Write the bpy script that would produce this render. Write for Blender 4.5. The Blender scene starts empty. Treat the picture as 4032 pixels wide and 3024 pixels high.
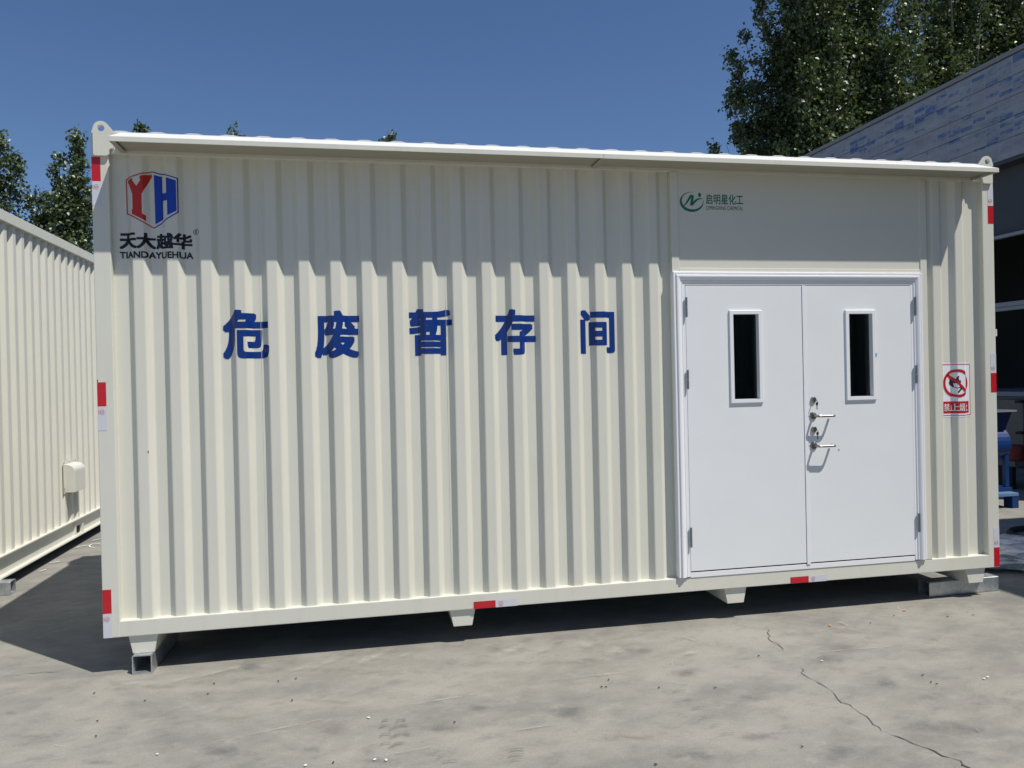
import bpy, bmesh, math, random
import numpy as np
from mathutils import Vector, Matrix

random.seed(7)
RNG = np.random.default_rng(11)
S = bpy.context.scene
COL = S.collection
K = 0.232                      # height of the container base above the concrete

# ------------------------------------------------------------------ camera
CAM = Vector((1.57748, -5.18996, 1.54387 + K))
RIGHT = Vector((0.980648, -0.194514, -0.022219))
FWD = Vector((0.194428, 0.980899, -0.005951))
UP = Vector((0.022952, 0.001516, 0.999735))
FPX = 3060.0
cd = bpy.data.cameras.new('camera')
cd.sensor_width = 36.0
cd.lens = FPX / 4032 * 36.0
cd.clip_start = 0.05
cd.clip_end = 3000
cam = bpy.data.objects.new('camera', cd)
COL.objects.link(cam)
m = Matrix.Identity(4)
for i, v in enumerate((RIGHT, UP, -FWD)):
    for j in range(3):
        m[j][i] = v[j]
for j in range(3):
    m[j][3] = CAM[j]
cam.matrix_world = m
S.camera = cam

def ray(px, py):
    return RIGHT * ((px - 2016) / FPX) + FWD - UP * ((py - 1512) / FPX)
def on_ground(px, py, z=0.0):
    d = ray(px, py); t = (z - CAM.z) / d.z
    return CAM + d * t
def at_depth(px, py, y):
    d = ray(px, py); t = (y - CAM.y) / d.y
    return CAM + d * t

# ------------------------------------------------------------------ world, sun, exposure
SUNV = Vector((0.40, -0.388, 1.0)).normalized()      # towards the sun
ELEV = math.asin(SUNV.z)
ROT = math.atan2(SUNV.x, SUNV.y)
W = bpy.data.worlds.new('World'); S.world = W; W.use_nodes = True
nt = W.node_tree; nt.nodes.clear()
wo = nt.nodes.new('ShaderNodeOutputWorld'); bg = nt.nodes.new('ShaderNodeBackground')
sk = nt.nodes.new('ShaderNodeTexSky'); sk.sky_type = 'NISHITA'
sk.sun_disc = False; sk.sun_elevation = ELEV; sk.sun_rotation = ROT
sk.air_density = 1.0; sk.dust_density = 0.35; sk.ozone_density = 3.0; sk.altitude = 50
bg.inputs['Strength'].default_value = 0.074
tint = nt.nodes.new('ShaderNodeMix'); tint.data_type = 'RGBA'; tint.blend_type = 'MULTIPLY'; tint.inputs[0].default_value = 1
tint.inputs[7].default_value = (0.86, 1.0, 1.20, 1)          # the clear, deep blue of the day
nt.links.new(sk.outputs[0], tint.inputs[6]); nt.links.new(tint.outputs[2], bg.inputs[0]); nt.links.new(bg.outputs[0], wo.inputs[0])
sd = bpy.data.lights.new('sun', 'SUN'); sd.energy = 4.7; sd.angle = math.radians(0.53)
sd.color = (1.0, 0.955, 0.88)
sun = bpy.data.objects.new('sun', sd); COL.objects.link(sun)
sun.location = (12, -12, 30)
sun.rotation_euler = SUNV.to_track_quat('Z', 'Y').to_euler()
vs = S.view_settings
vs.view_transform = 'Standard'; vs.look = 'None'; vs.gamma = 1.0; vs.use_curve_mapping = False
vs.exposure = 0.0
S.cycles.max_bounces = 8

# ------------------------------------------------------------------ helpers
def tag(o, label=None, cat=None, group=None, kind=None):
    if label: o['label'] = label
    if cat: o['category'] = cat
    if group: o['group'] = group
    if kind: o['kind'] = kind
    return o
def empty(name, loc=(0, 0, 0), rz=0.0):
    o = bpy.data.objects.new(name, None); COL.objects.link(o)
    o.location = loc; o.rotation_euler = (0, 0, rz); o.empty_display_size = 0.2
    return o
def link(name, me, mat, parent=None):
    o = bpy.data.objects.new(name, me); COL.objects.link(o)
    if mat is not None:
        if isinstance(mat, (list, tuple)):
            for x in mat: me.materials.append(x)
        else:
            me.materials.append(mat)
    if parent is not None: o.parent = parent
    return o

class MB:
    def __init__(self): self.v = []; self.f = []; self.mi = []
    def add(self, vs, fs, mi=0):
        b = len(self.v); self.v += [tuple(p) for p in vs]
        for f in fs: self.f.append(tuple(b + i for i in f)); self.mi.append(mi)
    def box(self, x0, x1, y0, y1, z0, z1, mi=0):
        self.add([(x0,y0,z0),(x1,y0,z0),(x1,y1,z0),(x0,y1,z0),(x0,y0,z1),(x1,y0,z1),(x1,y1,z1),(x0,y1,z1)],
                 [(0,3,2,1),(4,5,6,7),(0,1,5,4),(1,2,6,5),(2,3,7,6),(3,0,4,7)], mi)
    def loft(self, loops, closed=True, caps=True, mi=0):
        n = len(loops[0]); vs = [p for l in loops for p in l]; fs = []
        for i in range(len(loops) - 1):
            for j in range(n if closed else n - 1):
                k = (j + 1) % n
                fs.append((i*n+j, i*n+k, (i+1)*n+k, (i+1)*n+j))
        if caps and closed:
            fs.append(tuple(range(n))[::-1]); fs.append(tuple((len(loops)-1)*n + i for i in range(n)))
        self.add(vs, fs, mi)
    def prism_y(self, poly, y0, y1, mi=0):          # poly of (x,z)
        self.loft([[(x, y0, z) for x, z in poly], [(x, y1, z) for x, z in poly]], mi=mi)
    def prism_x(self, poly, x0, x1, mi=0):          # poly of (y,z)
        self.loft([[(x0, y, z) for y, z in poly], [(x1, y, z) for y, z in poly]], mi=mi)
    def prism_z(self, poly, z0, z1, mi=0):
        self.loft([[(x, y, z0) for x, y in poly], [(x, y, z1) for x, y in poly]], mi=mi)
    def tube(self, path, r, n=10, caps=True, mi=0):
        path = [Vector(p) for p in path]
        rs = r if isinstance(r, (list, tuple)) else [r] * len(path)
        loops = []; t0 = (path[1] - path[0]).normalized()
        up = Vector((0, 0, 1)) if abs(t0.z) < 0.9 else Vector((1, 0, 0))
        a = t0.cross(up).normalized()
        for i, p in enumerate(path):
            if i == 0: t = path[1] - path[0]
            elif i == len(path) - 1: t = path[-1] - path[-2]
            else: t = (path[i+1] - path[i]).normalized() + (path[i] - path[i-1]).normalized()
            t.normalize()
            a = (a - t * a.dot(t)).normalized(); b = t.cross(a)
            loops.append([p + (a * math.cos(2*math.pi*k/n) + b * math.sin(2*math.pi*k/n)) * rs[i] for k in range(n)])
        self.loft(loops, caps=caps, mi=mi)
    def build(self, name, mat, parent=None, bevel=0.0, seg=2, smooth=False):
        me = bpy.data.meshes.new(name); me.from_pydata(self.v, [], self.f); me.validate()
        me.polygons.foreach_set('material_index', self.mi[:len(me.polygons)])
        bm = bmesh.new(); bm.from_mesh(me)
        bmesh.ops.recalc_face_normals(bm, faces=bm.faces)
        if bevel > 0:
            es = [e for e in bm.edges if len(e.link_faces) == 2 and e.calc_face_angle() > 0.5]
            bmesh.ops.bevel(bm, geom=es, offset=bevel, segments=seg, profile=0.6, affect='EDGES', clamp_overlap=True)
        bm.to_mesh(me); bm.free()
        if smooth:
            for p in me.polygons: p.use_smooth = True
        return link(name, me, mat, parent)

def arc(cx, cz, r, a0, a1, n):
    return [(cx + r*math.cos(math.radians(a0 + (a1-a0)*i/n)), cz + r*math.sin(math.radians(a0 + (a1-a0)*i/n))) for i in range(n+1)]
def fillet(path, r, n=5):
    path = [Vector(p) for p in path]; out = [path[0]]
    for i in range(1, len(path)-1):
        a, b, c = path[i-1], path[i], path[i+1]
        u = (a-b).normalized(); w = (c-b).normalized()
        p0 = b + u*r; p1 = b + w*r
        for k in range(n+1):
            t = k/n; out.append(p0*(1-t)**2 + b*2*t*(1-t) + p1*t*t)
    out.append(path[-1]); return out

# ------------------------------------------------------------------ materials
def newmat(name):
    mt = bpy.data.materials.new(name); mt.use_nodes = True
    n = mt.node_tree; n.nodes.clear()
    out = n.nodes.new('ShaderNodeOutputMaterial'); b = n.nodes.new('ShaderNodeBsdfPrincipled')
    n.links.new(b.outputs[0], out.inputs[0])
    return mt, n, b, out
def coords(n, scale=(1, 1, 1)):
    t = n.nodes.new('ShaderNodeTexCoord'); mp = n.nodes.new('ShaderNodeMapping')
    mp.inputs['Scale'].default_value = scale
    n.links.new(t.outputs['Object'], mp.inputs[0]); return mp.outputs[0]
def noise(n, co, scale, detail=4, rough=0.55):
    t = n.nodes.new('ShaderNodeTexNoise'); t.inputs['Scale'].default_value = scale
    t.inputs['Detail'].default_value = detail; t.inputs['Roughness'].default_value = rough
    n.links.new(co, t.inputs['Vector']); return t.outputs['Fac']
def ramp(n, fac, stops):
    r = n.nodes.new('ShaderNodeValToRGB')
    while len(r.color_ramp.elements) < len(stops): r.color_ramp.elements.new(0.5)
    for e, (p, c) in zip(r.color_ramp.elements, stops):
        e.position = p; e.color = (*c, 1) if len(c) == 3 else c
    n.links.new(fac, r.inputs[0]); return r.outputs[0]
def mixc(n, fac, a, b, mode='MIX'):
    x = n.nodes.new('ShaderNodeMix'); x.data_type = 'RGBA'; x.blend_type = mode
    if isinstance(fac, (int, float)): x.inputs[0].default_value = fac
    else: n.links.new(fac, x.inputs[0])
    for s, v in ((x.inputs[6], a), (x.inputs[7], b)):
        if isinstance(v, tuple): s.default_value = (*v, 1)
        else: n.links.new(v, s)
    return x.outputs[2]
def bump(n, b, h, strength, dist):
    u = n.nodes.new('ShaderNodeBump'); u.inputs['Strength'].default_value = strength
    u.inputs['Distance'].default_value = dist
    n.links.new(h, u.inputs['Height']); n.links.new(u.outputs[0], b.inputs['Normal'])

def paint(name, col, rough=0.42, var=0.06, wave=0.0, grime=0.0, spec=0.4):
    mt, n, b, o = newmat(name)
    co = coords(n)
    c = mixc(n, noise(n, co, 2.3, 5), tuple(x*(1-var) for x in col), tuple(min(1, x*(1+var*0.6)) for x in col))
    if grime > 0:
        g = ramp(n, noise(n, coords(n, (6, 6, 0.5)), 1.6, 6, 0.65), [(0.52, (0, 0, 0)), (0.78, (1, 1, 1))])
        mm = n.nodes.new('ShaderNodeMath'); mm.operation = 'MULTIPLY'; mm.inputs[1].default_value = grime
        n.links.new(g, mm.inputs[0])
        c = mixc(n, mm.outputs[0], c, (0.42, 0.39, 0.32))
    n.links.new(c, b.inputs['Base Color'])
    r = n.nodes.new('ShaderNodeMapRange'); r.inputs[3].default_value = rough-0.07; r.inputs[4].default_value = rough+0.1
    n.links.new(noise(n, co, 9, 4), r.inputs[0]); n.links.new(r.outputs[0], b.inputs['Roughness'])
    b.inputs['Specular IOR Level'].default_value = spec
    if wave > 0:
        bump(n, b, noise(n, co, 1.7, 2), 0.35, wave)
    else:
        bump(n, b, noise(n, co, 160, 3), 0.06, 0.002)
    return mt
def plain(name, col, rough=0.5, metal=0.0, var=0.08, scale=6.0, spec=0.5):
    mt, n, b, o = newmat(name)
    c = mixc(n, noise(n, coords(n), scale, 5), tuple(x*(1-var) for x in col), tuple(min(1, x*(1+var)) for x in col))
    n.links.new(c, b.inputs['Base Color'])
    b.inputs['Roughness'].default_value = rough; b.inputs['Metallic'].default_value = metal
    b.inputs['Specular IOR Level'].default_value = spec
    return mt

M_CREAM = paint('cream_paint', (0.675, 0.668, 0.582), 0.42, 0.05, grime=0.16)
M_CREAM2 = paint('cream_paint_rail', (0.675, 0.668, 0.582), 0.42, 0.06, grime=0.22)
M_SOFF = paint('soffit_beige', (0.40, 0.375, 0.30), 0.5, 0.08)  # darker beige than the cream body, for the soffit and brackets
M_WHITE = paint('roof_white_paint', (0.78, 0.78, 0.74), 0.45, 0.05)
M_DOOR = paint('door_white_paint', (0.80, 0.815, 0.82), 0.36, 0.03, wave=0.012)
M_TRIM = paint('trim_white_paint', (0.82, 0.83, 0.845), 0.34, 0.03)
M_BLUE = plain('blue_vinyl', (0.002, 0.03, 0.19), 0.34, spec=0.4)
M_LOGOBLUE = plain('logo_blue_vinyl', (0.004, 0.045, 0.40), 0.36, spec=0.4)
M_LOGORED = plain('logo_red_vinyl', (0.50, 0.022, 0.016), 0.38, spec=0.4)
M_BLACK = plain('black_vinyl', (0.008, 0.008, 0.02), 0.4, spec=0.4)
M_GREEN = plain('green_vinyl', (0.005, 0.155, 0.105), 0.4, spec=0.4)
M_SIGNW = plain('sign_white', (0.80, 0.80, 0.83), 0.35, var=0.02)
M_SIGNR = plain('sign_red', (0.50, 0.015, 0.022), 0.35, var=0.04)
M_TAPER = plain('tape_red', (0.50, 0.012, 0.022), 0.3, var=0.08, scale=40)
M_TAPEW = plain('tape_white', (0.60, 0.61, 0.66), 0.3, var=0.06, scale=30)
M_TAPEM = plain('tape_mark', (0.55, 0.22, 0.25), 0.4)
M_STEEL = plain('brushed_steel', (0.36, 0.345, 0.32), 0.34, 1.0, 0.1, 60)
M_BRASS = plain('key_brass', (0.36, 0.31, 0.22), 0.3, 1.0)
M_HINGE = plain('zinc_hinge', (0.22, 0.26, 0.28), 0.42, 0.85, 0.15, 30)
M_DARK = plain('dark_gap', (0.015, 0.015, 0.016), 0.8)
M_RUBBER = plain('black_rubber', (0.02, 0.021, 0.022), 0.7)

def galv():
    mt, n, b, o = newmat('galvanised_steel')
    co = coords(n)
    v = n.nodes.new('ShaderNodeTexVoronoi'); v.inputs['Scale'].default_value = 55
    n.links.new(co, v.inputs['Vector'])
    c = ramp(n, v.outputs['Distance'], [(0.0, (0.36, 0.39, 0.41)), (0.7, (0.52, 0.55, 0.57))])
    c = mixc(n, ramp(n, noise(n, co, 14, 5), [(0.45, (0, 0, 0)), (0.75, (1, 1, 1))]), c, (0.66, 0.67, 0.67))
    n.links.new(c, b.inputs['Base Color'])
    b.inputs['Metallic'].default_value = 0.75; b.inputs['Roughness'].default_value = 0.42
    bump(n, b, noise(n, co, 40, 3), 0.15, 0.003)
    return mt
M_GALV = galv()

def glass():
    mt = bpy.data.materials.new('dark_glass'); mt.use_nodes = True
    n = mt.node_tree; n.nodes.clear()
    out = n.nodes.new('ShaderNodeOutputMaterial')
    tr = n.nodes.new('ShaderNodeBsdfTransparent'); tr.inputs[0].default_value = (0.55, 0.66, 0.64, 1)
    gl = n.nodes.new('ShaderNodeBsdfGlossy'); gl.inputs['Roughness'].default_value = 0.03
    fr = n.nodes.new('ShaderNodeFresnel'); fr.inputs[0].default_value = 1.4
    mx = n.nodes.new('ShaderNodeMixShader')
    df = n.nodes.new('ShaderNodeBsdfDiffuse'); df.inputs[0].default_value = (0.35, 0.37, 0.37, 1)
    dust = ramp(n, noise(n, coords(n, (1, 1, 0.6)), 26, 8, 0.75), [(0.62, (0, 0, 0)), (0.72, (0.05, 0.05, 0.05))])
    m2 = n.nodes.new('ShaderNodeMixShader')
    n.links.new(fr.outputs[0], mx.inputs[0]); n.links.new(tr.outputs[0], mx.inputs[1]); n.links.new(gl.outputs[0], mx.inputs[2])
    n.links.new(dust, m2.inputs[0]); n.links.new(mx.outputs[0], m2.inputs[1]); n.links.new(df.outputs[0], m2.inputs[2])
    n.links.new(m2.outputs[0], out.inputs[0])
    return mt
M_GLASS = glass()

def concrete():
    mt, n, b, o = newmat('concrete_yard')
    co = coords(n)
    # gentle rotation so streaks run along the yard's trowel direction
    t = n.nodes.new('ShaderNodeTexCoord'); mp = n.nodes.new('ShaderNodeMapping')
    mp.inputs['Rotation'].default_value = (0, 0, math.radians(-38)); mp.inputs['Scale'].default_value = (0.85, 1.3, 1)
    n.links.new(t.outputs['Object'], mp.inputs[0]); st = mp.outputs[0]
    big = noise(n, co, 0.35, 5, 0.6)
    c = ramp(n, big, [(0.3, (0.218, 0.21, 0.185)), (0.5, (0.255, 0.246, 0.216)), (0.7, (0.29, 0.28, 0.248))])
    s = noise(n, st, 1.5, 7, 0.62)
    c = mixc(n, ramp(n, s, [(0.30, (0.8,)*3), (0.5, (0, 0, 0))]), c, (0.178, 0.174, 0.162))
    c = mixc(n, ramp(n, s, [(0.50, (0, 0, 0)), (0.68, (0.75,)*3)]), c, (0.335, 0.318, 0.275))
    s2 = noise(n, st, 6.5, 8, 0.68)
    c = mixc(n, ramp(n, s2, [(0.30, (0.75,)*3), (0.48, (0, 0, 0))]), c, (0.175, 0.171, 0.162))
    c = mixc(n, ramp(n, s2, [(0.53, (0, 0, 0)), (0.70, (0.7,)*3)]), c, (0.335, 0.323, 0.29))
    pk = noise(n, co, 0.9, 3, 0.5)
    c = mixc(n, ramp(n, pk, [(0.62, (0, 0, 0)), (0.78, (0.35,)*3)]), c, (0.32, 0.28, 0.24))
    fine = noise(n, co, 90, 5, 0.7)
    c = mixc(n, 0.32, c, ramp(n, fine, [(0.3, (0.28,)*3), (0.7, (0.72,)*3)]), 'OVERLAY')
    n.links.new(c, b.inputs['Base Color'])
    b.inputs['Roughness'].default_value = 0.72; b.inputs['Specular IOR Level'].default_value = 0.35
    h = n.nodes.new('ShaderNodeMath'); h.operation = 'ADD'
    n.links.new(fine, h.inputs[0]); n.links.new(s2, h.inputs[1])
    bump(n, b, h.outputs[0], 0.25, 0.006)
    return mt
M_CONC = concrete()

def decal(name, col, strength, scale=7.0, edge=0.55, streak=(1, 1, 1)):
    """soft-edged stain on the concrete: opacity from the sheet's own UV and noise"""
    mt = bpy.data.materials.new(name); mt.use_nodes = True
    n = mt.node_tree; n.nodes.clear()
    out = n.nodes.new('ShaderNodeOutputMaterial')
    tr = n.nodes.new('ShaderNodeBsdfTransparent'); df = n.nodes.new('ShaderNodeBsdfDiffuse')
    df.inputs[0].default_value = (*col, 1)
    uv = n.nodes.new('ShaderNodeUVMap')
    ln = n.nodes.new('ShaderNodeVectorMath'); ln.operation = 'LENGTH'; n.links.new(uv.outputs[0], ln.inputs[0])
    nz = noise(n, coords(n, streak), scale, 7, 0.68)
    a = n.nodes.new('ShaderNodeMath'); a.operation = 'MULTIPLY_ADD'
    n.links.new(nz, a.inputs[0]); a.inputs[1].default_value = 2.4; n.links.new(ln.outputs[1], a.inputs[2])
    mr = n.nodes.new('ShaderNodeMapRange'); mr.interpolation_type = 'SMOOTHSTEP'
    mr.inputs[1].default_value = 1.85; mr.inputs[2].default_value = 1.85 - edge*1.5
    mr.inputs[3].default_value = 0; mr.inputs[4].default_value = strength
    n.links.new(a.outputs[0], mr.inputs[0])
    mx = n.nodes.new('ShaderNodeMixShader')
    n.links.new(mr.outputs[0], mx.inputs[0]); n.links.new(tr.outputs[0], mx.inputs[1]); n.links.new(df.outputs[0], mx.inputs[2])
    n.links.new(mx.outputs[0], out.inputs[0])
    return mt
M_STAIN = decal('stain_dark', (0.135, 0.138, 0.145), 0.34, 5.5, 0.7)
M_DUST = decal('stain_dust', (0.40, 0.385, 0.335), 0.5, 5.0, 0.6)
M_PINK = decal('stain_pinkish', (0.345, 0.285, 0.24), 0.4, 5.0, 0.7)
M_FAN = decal('dust_fan', (0.50, 0.48, 0.41), 1.0, 3.0, 1.1)
M_SCR = decal('scratch_pale', (0.46, 0.45, 0.40), 0.55, 16.0, 0.5)
M_TYRE = decal('tyre_print', (0.135, 0.135, 0.128), 0.42, 10.0, 0.5)
M_CRACK = plain('crack_dirt', (0.075, 0.07, 0.062), 0.9)

# ------------------------------------------------------------------ ground
gb = MB(); gb.add([(-400, -400, 0), (400, -400, 0), (400, 400, 0), (-400, 400, 0)], [(0, 1, 2, 3)])
ground = tag(gb.build('ground', M_CONC), 'pale grey worn concrete yard slab', None, kind='structure')

_lift = [0.003]
def ground_sheet(name, pts, uvs, mat, faces=None):
    z = _lift[0]; _lift[0] += 0.00012
    me = bpy.data.meshes.new(name)
    me.from_pydata([(p[0], p[1], z) for p in pts], [], faces or [tuple(range(len(pts)))])
    ul = me.uv_layers.new(name='UVMap')
    for l in me.loops: ul.data[l.index].uv = uvs[l.vertex_index]
    return link(name, me, mat, ground)
def blot(name, px, py, wpx, hpx, mat, rot=0.0):
    """stain at a photo pixel: size given in pixels across and down"""
    c = on_ground(px, py)
    a = on_ground(px + wpx, py) - on_ground(px - wpx, py)
    b = on_ground(px, py - hpx) - on_ground(px, py + hpx)
    a *= 0.5; b *= 0.5
    cr, sr = math.cos(rot), math.sin(rot)
    a, b = a*cr + b*sr, b*cr - a*sr
    ground_sheet(name, [c - a - b, c + a - b, c + a + b, c - a + b], [(-1, -1), (1, -1), (1, 1), (-1, 1)], mat)
def streak(name, x0, y0, x1, y1, wid, mat):
    p0 = on_ground(x0, y0); p1 = on_ground(x1, y1); d = (p1 - p0); L = d.length; d.normalize()
    q = Vector((-d.y, d.x, 0)) * wid
    ground_sheet(name, [p0 - q, p1 - q, p1 + q, p0 + q], [(-1, -1), (1, -1), (1, 1), (-1, 1)], mat)

def crack(pts, w, seed=1, jit=0.012):
    rnd = random.Random(seed); ps = []
    for (a, b) in zip(pts[:-1], pts[1:]):
        A = on_ground(*a); B = on_ground(*b)
        nseg = max(2, int((B - A).length / 0.035))
        for i in range(nseg):
            t = i / nseg; ps.append(A.lerp(B, t))
    ps.append(on_ground(*pts[-1]))
    L = []; Rr = []
    for i, p in enumerate(ps):
        d = (ps[min(i+1, len(ps)-1)] - ps[max(i-1, 0)]).normalized(); q = Vector((-d.y, d.x, 0))
        p = p + q * rnd.uniform(-jit, jit)
        ww = w * rnd.uniform(0.12, 1.0)
        if i in (0, len(ps)-1): ww *= 0.1
        L.append(p + q*ww); Rr.append(p - q*ww*rnd.uniform(0.5, 1))
    n = len(ps)
    ground_sheet('crack', L + Rr, [(0, 0)]*(2*n), M_CRACK, [(i, i+1, n+i+1, n+i) for i in range(n-1)])

# ------------------------------------------------------------------ corrugated profile
def rounded_profile(pts, r=0.007, n=3):
    out = [pts[0]]
    for i in range(1, len(pts)-1):
        a, b, c = Vector(pts[i-1]), Vector(pts[i]), Vector(pts[i+1])
        la, lc = (a-b).length, (c-b).length
        rr = min(r, la*0.45, lc*0.45)
        p0 = b + (a-b)/la*rr; p1 = b + (c-b)/lc*rr
        for k in range(n+1):
            t = k/n; q = p0*(1-t)**2 + b*2*t*(1-t) + p1*t*t
            out.append((q.x, q.y))
    out.append(pts[-1]); return out
Y_OUT, Y_IN, PITCH = 0.016, 0.052, 0.1998
W_OUT, W_SL = 0.066, 0.034
def rib_points(x0, x1, first, pitch=PITCH, jitter=None):
    pts = [(x0, Y_IN)]; k = 0
    while True:
        a = first + pitch*k
        if a + W_OUT + W_SL > x1: break
        if a - W_SL > x0:
            pts += [(a - W_SL, Y_IN), (a, Y_OUT), (a + W_OUT, Y_OUT), (a + W_OUT + W_SL, Y_IN)]
        k += 1
    pts.append((x1, Y_IN)); return pts
PROF_MAIN = rounded_profile(rib_points(0.095, 3.79, 0.2206))
PROF_RIGHT = rounded_profile(rib_points(5.835, 6.345, 5.911))
def prof_y(x):
    for P in (PROF_MAIN, PROF_RIGHT):
        if P[0][0] <= x <= P[-1][0]:
            for (a, ya), (b, yb) in zip(P[:-1], P[1:]):
                if a <= x <= b: return ya + (yb-ya)*(x-a)/max(b-a, 1e-9)
    return 0.0
def sheet_part(name, prof, z0, z1, mat, parent, xf=None, th=0.003):
    mb = MB()
    xf = xf or (lambda x, y, z: (x, y, z))
    poly = list(prof) + [(x, y + th) for x, y in reversed(prof)]
    n = len(prof)
    vs = [xf(x, y, z0) for x, y in poly] + [xf(x, y, z1) for x, y in poly]
    N = len(poly); fs = []
    for i in range(N):
        j = (i+1) % N; fs.append((i, j, N+j, N+i))
    for i in range(n-1):
        a, b2, c2, d = i, i+1, N-2-i, N-1-i
        fs.append((a, d, c2, b2)); fs.append((N+a, N+b2, N+c2, N+d))
    mb.add(vs, fs)
    return mb.build(name, mat, parent)
def split_profile(prof, cuts):
    out = []; cur = [prof[0]]; cuts = list(cuts)
    for (a, ya), (b, yb) in zip(prof[:-1], prof[1:]):
        while cuts and a < cuts[0] < b:
            c = cuts.pop(0); yc = ya + (yb-ya)*(c-a)/(b-a)
            cur.append((c - 0.0001, yc)); out.append(cur); cur = [(c + 0.0001, yc)]
        cur.append((b, yb))
    out.append(cur); return out

# ------------------------------------------------------------------ the big container
WX, DY, HT = 6.4435, 2.44, 3.105
box = empty('storage_container', (0, 0, K))
tag(box, 'cream corrugated steel container with white double doors and blue lettering', 'container')

mb = MB()
for (x0, x1, y0, y1) in ((0, 0.10, 0, 0.10), (WX-0.10, WX, 0, 0.10), (0, 0.10, DY-0.10, DY), (WX-0.10, WX, DY-0.10, DY)):
    mb = MB(); mb.box(x0, x1, y0, y1, 0, HT); mb.build('corner_post', M_CREAM2, box, 0.006)
for (y0, y1) in ((0.0005, 0.0995), (DY-0.0995, DY-0.0005)):
    mb = MB(); mb.box(0.09, WX-0.09, y0 + 0.0003, y1 - 0.0003, 0.0005, 0.10); mb.build('bottom_rail', M_CREAM2, box, 0.005)
    mb = MB(); mb.box(0.1002, WX-0.1002, y0 + 0.001, y1 - 0.001, 2.992, HT-0.002); mb.build('top_rail', M_CREAM2, box, 0.005)
for (x0, x1) in ((0.0005, 0.0995), (WX-0.0995, WX-0.0005)):
    mb = MB(); mb.box(x0, x1, 0.1002, DY-0.1002, 0.0005, 0.10); mb.build('bottom_rail', M_CREAM2, box, 0.005)
    mb = MB(); mb.box(x0, x1, 0.1002, DY-0.1002, 2.992, HT-0.002); mb.build('top_rail', M_CREAM2, box, 0.005)
# front sheets, welded side by side
for P in split_profile(PROF_MAIN, (0.972, 2.171, 3.37)):
    sheet_part('wall_sheet', P, 0.0985, 2.9935, M_CREAM, box)
sheet_part('wall_sheet', PROF_RIGHT, 0.0985, 2.9935, M_CREAM, box)
# back and end walls
PB = rounded_profile(rib_points(0.095, WX-0.095, 0.2206))
sheet_part('wall_sheet', PB, 0.0985, 2.9935, M_CREAM, box, lambda x, y, z: (x, DY - y, z))
PE = rounded_profile(rib_points(0.095, DY-0.095, 0.2206))
sheet_part('wall_sheet', PE, 0.0985, 2.9935, M_CREAM, box, lambda x, y, z: (y, x, z))
sheet_part('wall_sheet', PE, 0.0985, 2.9935, M_CREAM, box, lambda x, y, z: (WX - y, x, z))
# weld beads at sheet joints
for xj in (0.972, 2.171):
    mb = MB(); z = 0.12
    while z < 2.95:
        L = random.uniform(0.25, 0.5)
        yj = prof_y(xj)
        mb.tube([(xj, yj - 0.0005, z), (xj + random.uniform(-.001, .001), yj - 0.001, min(z+L, 2.98))], 0.0014, 6)
        z += L
    mb.build('weld_bead', M_CREAM, box)
mb = MB(); mb.box(0.11, WX-0.11, 0.11, DY-0.11, 0.02, 0.06); mb.build('floor_plate', plain('floor_steel', (0.12, 0.12, 0.12), 0.6), box)
# roof: low ribs running front to back
rp = [(0.02, 0.0)]; x = 0.17
while x < WX - 0.16:
    rp += [(x-0.055, 0.0), (x-0.03, 0.0075), (x+0.03, 0.0075), (x+0.055, 0.0)]; x += 0.2126
rp.append((WX-0.02, 0.0)); rp = rounded_profile(rp, 0.012, 3)
mb = MB(); n = len(rp)
vs_ = [(x, y, HT + zz) for y in (0.012, DY-0.012) for x, z in rp for zz in (0.018, 0.0265 + z)]
fs_ = []
for i in range(n-1):
    a = 2*i; b2 = 2*n + 2*i
    fs_ += [(a, a+2, a+3, a+1), (b2, b2+1, b2+3, b2+2), (a+1, a+3, b2+3, b2+1), (a, b2, b2+2, a+2)]
mb.add(vs_, fs_)
mb.build('roof_sheet', M_WHITE, box)
mb = MB(); mb.box(0.03, WX-0.03, 0.02, DY-0.02, HT-0.0015, HT + 0.017); mb.build('roof_deck', M_WHITE, box, 0.003)
# roof ventilator (its shadow falls on the yard behind)
mb = MB()
mb.loft([[(0.35 + r*math.cos(a*math.pi/8), 2.12 + r*math.sin(a*math.pi/8), HT + z) for a in range(16)]
         for z, r in ((0.02, 0.17), (0.16, 0.17), (0.17, 0.22), (0.24, 0.27), (0.31, 0.27), (0.39, 0.2), (0.43, 0.06))], mi=0)
mb.build('roof_ventilator', M_GALV, box)

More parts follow.
